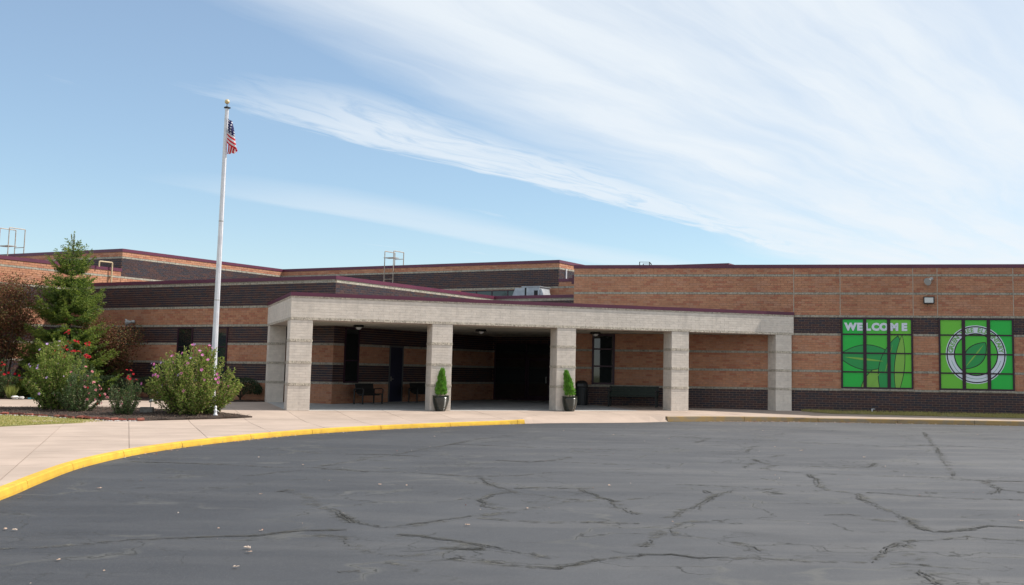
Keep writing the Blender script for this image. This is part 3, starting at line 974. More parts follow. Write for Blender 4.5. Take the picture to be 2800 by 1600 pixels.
# far block in the middle with clerestory windows, and the lower piece beside it in the same plane
sBC = -28.629
BC = FB.p(sBC)
poly_B = [FB.p(sBC - 21), BC, (BC[0] + 0.4292 * 16, BC[1] + 0.9032 * 16), (BC[0] + 0.4292 * 16 - 19, BC[1] + 0.9032 * 16 + 9)]
block_B, wall_B = school('tall_block', 'middle roof block with dark brick side and ladder, far behind the canopy', poly_B, 73.9 * C, FB.p(sBC - 5), group='tall brick roof blocks')
FBR = Face(TH_L + math.pi / 2, 0.0)
FBR.d = -FBR.m[0] * BC[0] - FBR.m[1] * BC[1]
sBR = FBR.s_of(BC)
CL = (-34.75, -30.2)
ROWS_B = [(48, 51, 'd'), (51, 52, 's'), (52, 59, 'o'), (59, 60, 's'), (60, 69, 'd'), (69, 70, 's'), (70, 72.4, 'o')]
build_pieces(block_B, [(wall_B, FB, lay(FB, sBC - 21, sBC, ROWS_B, [(CL[0], CL[1], 52.5, 58.7)])), (wall_B, FBR, lay(FBR, sBR, sBR + 16, ROWS_T))], 300,
             hidden=lambda f, s, z: z < 5.4 or s < -46.5 or (f is FBR and s > sBR + 3.5))
poly_B2 = [FB.p(sBC + 0.012), FB.p(sBC + 9), (FB.p(sBC + 9)[0] + 4.2, FB.p(sBC + 9)[1] + 9.0), (BC[0] + 4.2 + 0.012, BC[1] + 9.0)]
wing_B2, wall_B2 = school('school_wing', 'small low orange brick piece between middle roof block and right wing', poly_B2, 63.9 * C, FB.p(sBC + 3))
build_pieces(wing_B2, [(wall_B2, FB, lay(FB, sBC + 0.012, sBC + 9, [(48, 51, 'd'), (51, 52, 's'), (52, 59, 'o'), (59, 60, 's'), (60, 62.5, 'o')]))], 300,
             hidden=lambda f, s, z: z < 5.4 or s > sBC + 1.2)
# roof corner that just shows over the right wing
FAR = (7.75, 80.0)
e, m2 = FL.e, FL.m
poly_far = [(FAR[0] - e[0] * 14, FAR[1] - e[1] * 14), FAR, (FAR[0] - m2[0] * 14, FAR[1] - m2[1] * 14), (FAR[0] - e[0] * 14 - m2[0] * 14, FAR[1] - e[1] * 14 - m2[1] * 14)]
block_far, _ = school('tall_block', 'farthest roof corner, only its maroon edge showing above right wing', poly_far, 9.45, FAR, group='tall brick roof blocks')
flush_rest()


# ------------------------------------------------------------------ windows and doors
def wbox(mb, face, s0, s1, o0, o1, z0, z1, m=0):
    a, b_, c, d = face.p(s0, o1), face.p(s1, o1), face.p(s1, o0), face.p(s0, o0)
    mb.hexa([(a[0], a[1], z0), (b_[0], b_[1], z0), (c[0], c[1], z0), (d[0], d[1], z0), (a[0], a[1], z1), (b_[0], b_[1], z1), (c[0], c[1], z1), (d[0], d[1], z1)], m)


def window(t, face, s0, s1, z0, z1, cols, rows, glass, fw=0.06, mull=0.07, bar=0.05, deep=(-0.03, 0.03), sill=True, name='window'):
    """cols/rows: inner bar positions as fractions; the frame is a part, each pane a sub-part"""
    mb = MB()
    wbox(mb, face, s0, s0 + fw, deep[0], deep[1], z0, z1); wbox(mb, face, s1 - fw, s1, deep[0], deep[1], z0, z1)
    wbox(mb, face, s0 + fw, s1 - fw, deep[0], deep[1] - .002, z0, z0 + fw); wbox(mb, face, s0 + fw, s1 - fw, deep[0], deep[1] - .002, z1 - fw, z1)
    xs = [s0 + fw] + [s0 + (s1 - s0) * c for c in cols] + [s1 - fw]
    zs = [z0 + fw] + [z0 + (z1 - z0) * r for r in rows] + [z1 - fw]
    for x in xs[1:-1]:
        wbox(mb, face, x - mull / 2, x + mull / 2, deep[0], deep[1] - 0.004, z0 + fw, z1 - fw)
    for z in zs[1:-1]:
        wbox(mb, face, s0 + fw, s1 - fw, deep[0], deep[1] - 0.010, z - bar / 2, z + bar / 2)
    fr = wpart(t, name, mb, M_FRAME)
    org = tuple(t.location)
    for i in range(len(xs) - 1):
        for j in range(len(zs) - 1):
            g = glass(i, j) if callable(glass) else glass
            mb = MB(); wbox(mb, face, xs[i] - 0.01, xs[i + 1] + 0.01, deep[0] - 0.002, deep[0] + 0.012, zs[j] - 0.01, zs[j + 1] + 0.01)
            mb.v = [off(p, org) for p in mb.v]
            obj('pane', mb, g, fr)
    if sill:
        mb = MB(); wbox(mb, face, s0 - 0.02, s1 + 0.02, -0.03, 0.06, z0 - 0.075, z0 - 0.003)
        mb.v = [off(p, org) for p in mb.v]
        obj('sill', mb, M_ST[0], fr)
    return fr


def recess(t, face, s0, s1, z0, z1):
    mb = MB(); wbox(mb, face, s0, s1, -0.031, -0.0005, z0, z1)
    return mb


M_GREENA = mat('green_film', (0.030, 0.47, 0.070), None, 0.32, spec=0.25)
M_GREENB = mat('light_green_film', (0.16, 0.52, 0.055), None, 0.32, spec=0.25)
M_GREENC = mat('mid_green_film', (0.085, 0.50, 0.06), None, 0.32, spec=0.25)
for wv_, pal in ((W1, [[M_GREENA, M_GREENA, M_GREENA, M_GREENA], [M_GREENA, M_GREENC, M_GREENC, M_GREENC], [M_GREENC, M_GREENB, M_GREENB, M_GREENB]]),
                 (W2, [[M_GREENB] * 4, [M_GREENB, M_GREENC, M_GREENC, M_GREENC], [M_GREENA] * 4])):
    cols = (0.333, 0.667); rows = (0.235, 0.50, 0.765)
    fr = window(wing_R, FR, wv_[0], wv_[1], 10.1 * C, 40.9 * C, cols, rows, lambda i, j: pal[i][j], fw=0.075, mull=0.145, bar=0.06, deep=(0.010, 0.062))
    fr['label'] = 'film covered window reading WELCOME' if wv_ is W1 else 'film covered window with round school seal'
    if wv_ is W1:
        win1 = fr
    else:
        win2 = fr
window(wing_R, FR, 11.0, 14.1, 10.1 * C, 40.9 * C, (0.333, 0.667), (0.235, 0.5, 0.765), M_TINT, fw=0.07, mull=0.115, bar=0.055, deep=(0.010, 0.055))
window(wing_R, FR, W3[0], W3[1], 10.1 * C, 32.9 * C, (), (0.36, 0.70), M_GLASS, fw=0.09, bar=0.07, deep=(0.008, 0.05))
for a, b_ in WL:
    window(wing_L, FL, a, b_, 10.1 * C, 32.9 * C, (), (0.40, 0.62), M_TINT if a > -39 else M_GLASS, fw=0.07, deep=(0.008, 0.045))
window(wing_L, FF, WF[0], WF[1], 9.6 * C, 32.9 * C, (), (0.4,), M_GLASS, fw=0.07, deep=(0.008, 0.045))
window(block_B, FB, CL[0], CL[1], 52.6 * C, 58.6 * C, (0.22, 0.44, 0.66, 0.86), (), M_TINT, fw=0.05, mull=0.06, deep=(0.008, 0.04), sill=False)

# flank door with its frame and handle
zf = 0.115
mb = MB(); wbox(mb, FF, DF[0], DF[0] + 0.06, 0.0, 0.05, zf, 26 * C); wbox(mb, FF, DF[1] - 0.06, DF[1], 0.0, 0.05, zf, 26 * C)
wbox(mb, FF, DF[0] + 0.06, DF[1] - 0.06, 0.0, 0.048, 26 * C - 0.07, 26 * C)
wbox(mb, FF, DF[0] + 0.06, DF[1] - 0.06, 0.0, 0.03, zf, zf + 0.02)
fr = wpart(wing_L, 'door', mb, mat('grey_door_frame', (0.10, 0.10, 0.10), None, 0.5))
org = tuple(wing_L.location)
mb = MB(); wbox(mb, FF, DF[0] + 0.062, DF[1] - 0.062, 0.0, 0.022, zf + 0.022, 26 * C - 0.072); mb.v = [off(p, org) for p in mb.v]
obj('leaf', mb, M_DOOR, fr)
mb = MB(); wbox(mb, FF, DF[0] + 0.12, DF[0] + 0.16, 0.024, 0.06, 1.05, 1.25); wbox(mb, FF, DF[0] + 0.12, DF[0] + 0.28, 0.062, 0.08, 1.13, 1.16); mb.v = [off(p, org) for p in mb.v]
obj('handle', mb, M_STEEL, fr)
# entrance glazing in the recess: fixed lights on the left, a pair of doors on the right
fr = window(wing_L, FV, SV0, SV1, 0.13, 30 * C, (0.40,), (0.72,), M_GLASS, fw=0.08, mull=0.09, deep=(0.008, 0.05), sill=False, name='entrance_glazing')
for k in range(2):
    s0 = SV0 + (SV1 - SV0) * (0.42 + 0.285 * k); s1 = s0 + 1.28
    mb = MB()
    wbox(mb, FV, s0, s0 + 0.08, 0.022, 0.062, 0.14, 2.22); wbox(mb, FV, s1 - 0.08, s1, 0.022, 0.062, 0.14, 2.22)
    wbox(mb, FV, s0 + 0.08, s1 - 0.08, 0.022, 0.06, 0.14, 0.34); wbox(mb, FV, s0 + 0.08, s1 - 0.08, 0.022, 0.06, 2.12, 2.22)
    d = wpart(wing_L, 'door', mb, M_FRAME)
    hs = s1 - 0.16 if k == 0 else s0 + 0.16
    mb = MB(); wbox(mb, FV, hs - 0.025, hs + 0.025, 0.066, 0.10, 1.0, 1.32); mb.v = [off(p, org) for p in mb.v]
    obj('handle', mb, M_GREYPL, d)


# ------------------------------------------------------------------ window film: lettering and seal
M_FILMW = mat('white_film', (0.66, 0.70, 0.78), None, 0.3)
M_FILMK = mat('black_film', (0.010, 0.016, 0.014), None, 0.3)
M_FILMD = mat('deep_green_film', (0.020, 0.30, 0.070), None, 0.28)
M_FILML = mat('lime_film', (0.21, 0.45, 0.065), None, 0.28)
FILM0 = 0.0235                                   # just in front of the panes, behind the bars


def film_point(face, org, s, z, o):
    x, y = face.p(s, o)
    return (x - org[0], y - org[1], z - org[2])


def film_poly(mb, face, org, pts, o, m):
    mb.poly([film_point(face, org, s, z, o) for s, z in pts], m)


def ell(cx, cz, rx, rz, n=40, a0=0.0, a1=2 * math.pi, rot=0.0):
    r = []
    for i in range(n):
        t = a0 + (a1 - a0) * i / (n if abs(a1 - a0 - 2 * math.pi) < 1e-6 else n - 1)
        x, z = rx * math.cos(t), rz * math.sin(t)
        r.append((cx + x * math.cos(rot) - z * math.sin(rot), cz + x * math.sin(rot) + z * math.cos(rot)))
    return r


def glyph(ch, size, bold):
    cu = bpy.data.curves.new('glyph', 'FONT')
    cu.body = ch; cu.size = size; cu.offset = bold; cu.align_x = 'CENTER'; cu.resolution_u = 3
    ob = bpy.data.objects.new('glyph', cu); COL.objects.link(ob)
    dg = bpy.context.evaluated_depsgraph_get()
    me = bpy.data.meshes.new_from_object(ob.evaluated_get(dg))
    V = [(v.co.x, v.co.y) for v in me.vertices]; F = [tuple(p.vertices) for p in me.polygons]
    bpy.data.objects.remove(ob); bpy.data.curves.remove(cu); bpy.data.meshes.remove(me)
    return V, F


def letters(win, mt, face, org, items, o):
    for V, F, cs, cz, rot, sx in items:
        mb = MB()
        for x, z in V:
            x *= sx
            mb.v.append(film_point(face, org, cs + x * math.cos(rot) - z * math.sin(rot), cz + x * math.sin(rot) + z * math.cos(rot), o))
        mb.f = list(F); mb.m = [0] * len(F)
        obj('letter', mb, mt, win)


org = tuple(wing_R.location)
z0w, z1w = 10.1 * C, 40.9 * C
hw = z1w - z0w
s0, s1 = W1
ws = s1 - s0
inner0, inner1, zi0, zi1 = s0 + 0.075, s1 - 0.075, z0w + 0.075, z1w - 0.075


def clipwin(pts, a=None):
    r = [inner0, inner1, zi0, zi1] if a is None else a
    return clip(pts, [(r[0], r[2]), (r[1], r[2]), (r[1], r[3]), (r[0], r[3])])


# plain overlapping leaf shapes stand in for the printed picture
mb = MB()
def leafshape(cx, cz, L, Wd, rot, n=22):
    up = [(L * (i / n - 0.5), Wd * math.sin(math.pi * i / n) ** 0.8) for i in range(n + 1)]
    pts = up + [(x, -y) for x, y in reversed(up[1:-1])]
    return [(cx + x * math.cos(rot) - y * math.sin(rot), cz + x * math.sin(rot) + y * math.cos(rot)) for x, y in pts]
film = [((s0 + 1.55, z0w + 0.10, 2.6, 0.62, 1.05), 3), ((s0 + 1.15, z0w + 1.38, 2.5, 0.54, -0.04), 2), ((s0 + 2.15, z0w + 0.95, 2.8, 0.50, 1.35), 2),
        ((s0 + 2.52, z0w + 1.05, 2.6, 0.20, 1.48), 3)]
for li, (a, mi) in enumerate(film):
    for grow, mm, dz in ((0.03, 1, 0.0), (0.0, mi, 0.0012)):
        q = leafshape(a[0], a[1], a[2] + grow * 3, a[3] + grow, a[4])
        if area(q) < 0:
            q.reverse()
        q = clipwin(q)
        if len(q) > 2:
            film_poly(mb, FR, org, q, FILM0 + li * 0.0026 + dz, mm)
for pts in ((leafshape(s0 + 1.0, z0w + 1.30, 1.7, 0.045, -0.10)), (leafshape(s0 + 1.50, z0w + 0.45, 0.95, 0.02, 1.0)), (leafshape(s0 + 2.05, z0w + 1.3, 1.4, 0.02, 1.3))):
    film_poly(mb, FR, org, clipwin(pts), FILM0 + 0.012, 3)
o = obj('window_print', mb, [M_FILMW, M_FILMK, M_FILMD, M_FILML], win1)
items = []
for ch, px_ in zip('WELCOME', (660, 732, 797, 858, 924, 1006, 1085)):
    V, F = glyph(ch, 0.43, 0.030)
    items.append((V, F, s0 + ws * (px_ - 583) / (1152 - 583), z0w + hw * 0.826, 0.0, 1.05))
letters(win1, M_FILMW, FR, org, items, FILM0 + 0.016)

s0, s1 = W2
ws = s1 - s0
cs, cz = s0 + ws * 0.495, z0w + hw * 0.497
mb = MB()
RO = 1.27
for r0, r1, mi, o_ in ((0.0, RO, 0, 0.0), (RO - 0.085, RO - 0.035, 1, 0.0012)):
    if r0 == 0.0:
        film_poly(mb, FR, org, ell(cs, cz, r1, r1, 64), FILM0 + o_, mi)
    else:
        A_, B_ = ell(cs, cz, r1, r1, 64), ell(cs, cz, r0, r0, 64)
        for i in range(64):
            film_poly(mb, FR, org, [A_[i], A_[(i + 1) % 64], B_[(i + 1) % 64], B_[i]], FILM0 + o_, mi)
film_poly(mb, FR, org, ell(cs, cz, 0.93, 0.93, 64), FILM0 + 0.0024, 1)
film_poly(mb, FR, org, ell(cs, cz, 0.88, 0.88, 64), FILM0 + 0.0036, 4)
for i in range(40):                                     # thin green arc in the lower half of the ring
    t0, t1 = math.pi * (1.08 + 0.84 * i / 40), math.pi * (1.08 + 0.84 * (i + 1) / 40)
    film_poly(mb, FR, org, [(cs + r * math.cos(t), cz + r * math.sin(t)) for r, t in ((1.065, t0), (1.065, t1), (1.05, t1), (1.05, t0))], FILM0 + 0.0024, 2)
for pts, mi, dz in ((leafshape(cs - 0.05, cz - 0.05, 1.5, 0.42, 0.9), 1, 0.0048), (leafshape(cs - 0.05, cz - 0.05, 1.42, 0.38, 0.9), 2, 0.006), (leafshape(cs - 0.05, cz - 0.05, 1.25, 0.03, 0.9), 3, 0.0072)):
    film_poly(mb, FR, org, pts, FILM0 + dz, mi)
obj('window_print', mb, [M_FILMW, M_FILMK, M_FILMD, M_FILML, M_GREENC], win2)
txt = 'GREEN TREE ELEMENTARY'
items = []
for i, ch in enumerate(txt):
    if ch == ' ':
        continue
    ang = math.radians(171 - i * (162 / (len(txt) - 1)))
    V, F = glyph(ch, 0.27, 0.008)
    items.append((V, F, cs + 0.975 * math.cos(ang), cz + 0.975 * math.sin(ang), ang - math.pi / 2, 1.0))
M_FILMG = mat('green_letters', (0.17, 0.42, 0.10), None, 0.3)
letters(win2, M_FILMG, FR, org, items, FILM0 + 0.0088)

# ------------------------------------------------------------------ entrance canopy
canopy = thing('entrance_canopy', 'beige block entrance canopy on square banded pillars with maroon edge', 'canopy', (*FK.p(16), 0.0))
corg = tuple(canopy.location)
KS0, KS1 = 5.45, 27.25
PW = 0.81
FKL = Face(TH_K - math.pi / 2, 0.0)                      # left flank of pillars and fascia
walls_c = []


def pillar(s, d, w=PW, dep=PW, top=33):
    """square pillar: s = left edge along the canopy front, d = depth of its front face behind the front line"""
    base_z = min(ground_z(*FK.p(s, -d)), ground_z(*FK.p(s + w, -d - dep))) - 0.05
    mb = MB()
    i = 0.0025
    P4 = [FK.p(s + i, -d - i), FK.p(s + w - i, -d - i), FK.p(s + w - i, -d - dep + i), FK.p(s + i, -d - dep + i)]
    mb.prism(P4, base_z, top * C - 0.004)
    part = wall_part(canopy, 'pillar', mb, M_BGM)
    faces = []
    front = Face(TH_K, D_K + d)
    left = Face(TH_K - math.pi / 2, 0); a = FK.p(s, -d - dep); left.d = -(left.m[0] * a[0] + left.m[1] * a[1])
    right = Face(TH_K + math.pi / 2, 0); a = FK.p(s + w, -d); right.d = -(right.m[0] * a[0] + right.m[1] * a[1])
    rows = [(-1, 9, 'b'), (9, 10, 'r'), (10, 17, 'b'), (17, 18, 'r'), (18, 25, 'b'), (25, 26, 'r'), (26, top, 'b')]
    for fc, l in ((front, w), (left, dep), (right, dep)):
        if fc is front:
            st = FK.s_of(FK.p(s))
        elif fc is left:
            st = fc.s_of(FK.p(s, -d - dep))
        else:
            st = fc.s_of(FK.p(s + w, -d))
        pcs = lay(Shift(fc, st), 0.0, l, rows)
        walls_c.append((part, Shift(fc, st), pcs))
    return part


class Shift(Face):
    """a face measured from its own left edge"""
    def __init__(s, f, st):
        s.th, s.e, s.m, s.d, s.st = f.th, f.e, f.m, f.d, st

    def p(s, t, o=0.0):
        return Face.p(s, t + s.st, o)


PILLARS = [(5.45, 0.0), (10.82, 0.0), (16.01, 0.0), (21.20, 0.0), (26.33, 0.0)]
for s_, d_ in PILLARS:
    pillar(s_, d_)
pillar(5.45, 6.75, 0.68, 0.7)

# fascia: front beam and left return
ZF0, ZF1 = 33 * C, 41.9 * C
front_in = 0.8
KSL = 7.72                                                # depth of the canopy on the left, to the wall
polyf = [FK.p(KS0), FK.p(KS1), FK.p(KS1, -front_in), FK.p(KS0 + front_in, -front_in), FK.p(KS0 + front_in, -KSL), FK.p(KS0, -KSL)]
pin = [FK.p(KS0 + .0025, -.0025), FK.p(KS1, -.0025), FK.p(KS1, -front_in), FK.p(KS0 + front_in, -front_in), FK.p(KS0 + front_in, -KSL), FK.p(KS0 + .0025, -KSL)]
mb = MB(); mb.prism(pin, ZF0 + 0.002, ZF1)
fpart = wall_part(canopy, 'fascia', mb, M_BGM)
rowsf = [(33, 34, 'r'), (34, 41.2, 'b'), (41.2, 41.9, 'r')]
fr_ = Shift(FK, KS0)
walls_c.append((fpart, fr_, lay(fr_, 0.0, KS1 - KS0, rowsf)))
lf = Face(TH_K - math.pi / 2, 0); a = FK.p(KS0, -KSL); lf.d = -(lf.m[0] * a[0] + lf.m[1] * a[1]); lfs = Shift(lf, lf.s_of(a))
walls_c.append((fpart, lfs, lay(lfs, 0.0, KSL, rowsf)))
build_pieces(canopy, walls_c, 300, hidden=lambda f, s, z: False)
flush_rest()

mb = MB()
inner_c = [FK.p(KS0 + front_in, -front_in + .01), FK.p(KS1 + 0.2, -front_in + .01), FR.p(-0.9, -0.002), FR.p(-11.04, -0.002), V_R, F_END, LF, FK.p(KS0 + front_in, -KSL - 0.02)]
mb.poly([(p[0], p[1], 33 * C + 0.03) for p in reversed(inner_c)])
wpart(canopy, 'soffit', mb, M_SOFFIT)
mb = MB(); mb.poly([(p[0], p[1], ZF1 - 0.02) for p in [FK.p(KS0 + .1, -.1), FK.p(KS1, -.1), FR.p(-0.9), FR.p(-11.04), V_R, F_END, LF, FK.p(KS0 + .1, -KSL)]])
wpart(canopy, 'roof', mb, M_ROOF)
# thin brown drip edge where beam meets soffit
mb = MB()
for a, b_ in ((FK.p(KS0 + front_in, -0.03), FK.p(KS1, -0.03)),):
    mb.quad((a[0], a[1], ZF0 - 0.012), (b_[0], b_[1], ZF0 - 0.012), (b_[0], b_[1], ZF0 + 0.003), (a[0], a[1], ZF0 + 0.003))
    a2, b2 = FK.p(KS0 + front_in, -0.045), FK.p(KS1, -0.045)
    mb.quad((a2[0], a2[1], ZF0 - 0.012), (b2[0], b2[1], ZF0 - 0.012), (b_[0], b_[1], ZF0 - 0.012), (a[0], a[1], ZF0 - 0.012))
wpart(canopy, 'drip_edge', mb, mat('brown_flashing', (0.16, 0.05, 0.03), None, 0.6))
mb = MB()
rg = [FK.p(KS0 - .022, .022), FK.p(KS1 + .02, .022), FK.p(KS1 + .02, -.34), FK.p(KS0 + .3, -.34), FK.p(KS0 + .3, -KSL), FK.p(KS0 - .022, -KSL)]
mb.prism(rg, ZF1 + .001, 43.15 * C)
rg2 = [FK.p(KS0 - .034, .034), FK.p(KS1 + .02, .034), FK.p(KS1 + .02, -.2), FK.p(KS0 + .2, -.2), FK.p(KS0 + .2, -KSL), FK.p(KS0 - .034, -KSL)]
mb.prism(rg2, ZF1 - 0.012, ZF1 + .02)
wpart(canopy, 'roof_coping', mb, M_MAROON)

for (x, y), lb in (((-10.74, 46.97), 'dark surface light on the canopy ceiling, over the left benches'), ((-6.04, 49.94), 'dark surface light on the canopy ceiling, between the two potted conifers'),
                   ((-1.03, 51.05), 'dark surface light on the canopy ceiling, in front of the tall window')):
    t = thing('ceiling_light', lb, 'light', (x, y, 33 * C + 0.03), TH_K, 'lights under the canopy')
    mb = MB(); mb.hexa([(-.20, -.20, -.10), (.20, -.20, -.10), (.20, .20, -.10), (-.20, .20, -.10), (-.17, -.17, -.001), (.17, -.17, -.001), (.17, .17, -.001), (-.17, .17, -.001)])
    obj('housing', mb, M_BLACK, t)
    mb = MB(); mb.lathe([(.15, -.102), (.13, -.15), (.07, -.19), (.01, -.20)], 4, c=(0, 0, 0))
    obj('lens', mb, M_LENS, t, rz=math.pi / 4)

# ------------------------------------------------------------------ flagpole and flag
px_, py_ = -14.41, 40.66
gz = ground_z(px_, py_)
PH = 10.95                                            # top of the shaft above datum
t = thing('flagpole', 'tall white flagpole with gold ball rising behind the pink flowered bush', 'flagpole', (px_, py_, gz))
mb = MB(); mb.lathe([(.112 - .050 * k / 10, (PH - gz) * k / 10) for k in range(11)], 20)
obj('shaft', mb, M_POLE, t, smooth=math.radians(40))
mb = MB(); mb.lathe([(.30, -0.02), (.30, .03), (.24, .06), (.15, .12), (.125, .20), (.113, .21)], 24)
obj('base_collar', mb, M_POLE, t, smooth=math.radians(40))
mb = MB(); mb.lathe([(.066, PH - gz), (.10, PH - gz + .01), (.10, PH - gz + .05), (.05, PH - gz + .075), (.014, PH - gz + .08), (.012, PH - gz + .19)], 16)
mb.tube([(.05, 0, PH - gz + .02), (.13, -.02, PH - gz + .02)], .03, 8)
obj('truck', mb, M_BLACK, t, smooth=math.radians(40))
mb = MB(); mb.sphere((0, 0, PH - gz + .255), (.088, .088), 24, 14)
obj('ball', mb, M_GOLD, t, smooth=True)
mb = MB(); mb.tube([(.085, -.03, PH - gz - .02), (.10, -.045, PH - gz - 3), (.115, -.05, 2.2), (.135, -.03, 1.3)], .006, 5)
obj('halyard', mb, M_WHITE, t)
mb = MB(); mb.box(.10, .145, -.012, .012, 1.22, 1.42)
obj('cleat', mb, M_STEEL, t)
for zz in (0.36, 0.62):
    mb = MB(); r_ = .112 - .05 * zz; zq = (PH - gz) * zz
    mb.lathe([(r_ + .001, zq), (r_ + .0035, zq + .008), (r_ + .0035, zq + .03), (r_ + .001, zq + .038)], 20, close=False)
    obj('joint_ring', mb, M_GREYPL, t)

M_FLAG = bpy.data.materials.new('flag_cloth'); M_FLAG.use_nodes = True
T = NT(M_FLAG.node_tree); b = M_FLAG.node_tree.nodes['Principled BSDF']
uvn = T.new('ShaderNodeUVMap'); s_ = T.new('ShaderNodeSeparateXYZ'); T.l.new(uvn.outputs[0], s_.inputs[0])
u_, v_ = s_.outputs[0], s_.outputs[1]
st = T.math('MODULO', T.math('FLOOR', T.math('MULTIPLY', v_, 13.0)), 2.0)      # v=0 is the bottom stripe (red)
colf = T.mix(st, c4((0.60, 0.010, 0.022)), c4((0.74, 0.73, 0.76)))
can = T.math('MULTIPLY', T.math('LESS_THAN', u_, 0.40), T.math('GREATER_THAN', v_, 6.0 / 13.0))
su = T.math('FRACT', T.math('MULTIPLY', u_, 15.0)); sv = T.math('FRACT', T.math('MULTIPLY', T.math('SUBTRACT', v_, 0.4615), 9.3))
du = T.math('SUBTRACT', su, 0.5); dv = T.math('SUBTRACT', sv, 0.5)
star = T.math('LESS_THAN', T.math('ADD', T.math('MULTIPLY', du, du), T.math('MULTIPLY', dv, dv)), 0.07)
bl = T.mix(star, c4((0.022, 0.022, 0.11)), c4((0.7, 0.7, 0.74)))
T.l.new(T.mix(can, colf, bl), b.inputs['Base Color'])
b.inputs['Roughness'].default_value = 0.8
tr = T.new('ShaderNodeBsdfTranslucent'); T.l.new(T.mix(can, colf, bl), tr.inputs[0])
mx = T.new('ShaderNodeMixShader'); mx.inputs[0].default_value = 0.35
T.l.new(b.outputs[0], mx.inputs[1]); T.l.new(tr.outputs[0], mx.inputs[2]); T.l.new(mx.outputs[0], M_FLAG.node_tree.nodes['Material Output'].inputs[0])
NU, NV = 60, 32
FLY = 1.52
ztop = 10.58
V = []; UV = []
ex = Vector((0.97, -0.24, 0.0)); ey = Vector((0.24, 0.97, 0.0))       # the fly hangs to the right of the pole, a little towards the camera
for j in range(NV + 1):
    v = j / NV
    h = 1 - v
    start = (0.0, -0.90 * h)
    a1 = 0.14 + 0.24 * h                                # how far this thread runs out before the cloth turns over
    ang = math.radians(44 - 6 * h)
    turn = (a1 * math.cos(ang) + .02, start[1] - a1 * math.sin(ang) - .04 * h)
    end = (-0.03 + 0.32 * h ** 1.1, -1.30 + 0.06 * h ** 2 + 0.02 * math.sin(h * 16))
    for i in range(NU + 1):
        u = i / NU
        k = a1 / FLY
        if u <= k:
            t_u = u / k
            x = start[0] + (turn[0] - start[0]) * t_u
            z = start[1] + (turn[1] - start[1]) * t_u - 0.02 * math.sin(t_u * math.pi)
            y = 0.045 * math.sin(h * 11 + t_u * 2.2) * t_u - 0.05 * math.sin(t_u * math.pi)
        else:
            t_u = (u - k) / (1 - k)
            x = turn[0] + (end[0] - turn[0]) * t_u ** .7
            z = turn[1] + (end[1] - turn[1]) * t_u
            y = 0.05 + 0.05 * t_u + 0.05 * math.sin(h * 19) * t_u + 0.03 * math.sin(t_u * 9 + h * 5)
        w = ex * (0.085 + x * 1.30) + ey * (y - 0.02)
        V.append((w.x, w.y, z)); UV.append((u, v))
F = [(j * (NU + 1) + i, j * (NU + 1) + i + 1, (j + 1) * (NU + 1) + i + 1, (j + 1) * (NU + 1) + i) for j in range(NV) for i in range(NU)]
me = bpy.data.meshes.new('flag'); me.from_pydata(V, [], F); me.materials.append(M_FLAG)
ul = me.uv_layers.new(name='UVMap')
for lp in me.loops:
    ul.data[lp.index].uv = UV[lp.vertex_index]
me.polygons.foreach_set('use_smooth', [True] * len(me.polygons)); me.update()
fl = link('flag', me, None, (px_, py_, ztop))
tag(fl, 'limp red white and blue flag hanging in folds near the pole top', 'flag')

# ------------------------------------------------------------------ potted conifers
M_POT = mat('dark_glazed_pot', (0.016, 0.022, 0.015), (0.010, 0.014, 0.010), 0.22, 5.0, spec=0.6, coat=0.3)
M_POTSOIL = mat('potting_bark', (0.20, 0.125, 0.07), (0.30, 0.19, 0.11), 0.95, 30.0, 0.5, 90)


def leaf_mesh(name, P, D, Wv, L, Wd, mats, mi=None, fold=0.0):
    """diamond leaves from numpy arrays: base points P, directions D, side directions Wv, lengths L, half widths Wd"""
    n = len(P)
    L = np.broadcast_to(np.asarray(L, float), (n,))[:, None]; Wd = np.broadcast_to(np.asarray(Wd, float), (n,))[:, None]
    N = np.cross(D, Wv)
    mid = P + D * L * 0.5
    v = np.stack([P, mid + Wv * Wd + N * L * fold, P + D * L, mid - Wv * Wd + N * L * fold], 1).reshape(-1, 3)
    me = bpy.data.meshes.new(name)
    me.vertices.add(4 * n); me.vertices.foreach_set('co', v.astype(np.float32).ravel())
    me.loops.add(4 * n); me.loops.foreach_set('vertex_index', np.arange(4 * n, dtype=np.int32))
    me.polygons.add(n)
    me.polygons.foreach_set('loop_start', np.arange(0, 4 * n, 4, dtype=np.int32))
    for m in mats:
        me.materials.append(m)
    if mi is not None:
        me.polygons.foreach_set('material_index', np.asarray(mi, np.int32))
    me.update(calc_edges=True)
    return me


def unit(a):
    return a / np.maximum(1e-9, np.linalg.norm(a, axis=1))[:, None]


def sides(D):
    r = nrg.normal(size=D.shape)
    return unit(np.cross(D, r))


M_CONI = [mat('conifer_spray', c, None, 0.6, transl=0.25) for c in ((0.13, 0.32, 0.035), (0.085, 0.24, 0.028), (0.18, 0.38, 0.055))]
M_BARK = mat('bark', (0.085, 0.06, 0.042), (0.05, 0.037, 0.028), 0.95, 8.0, 0.4, 40)


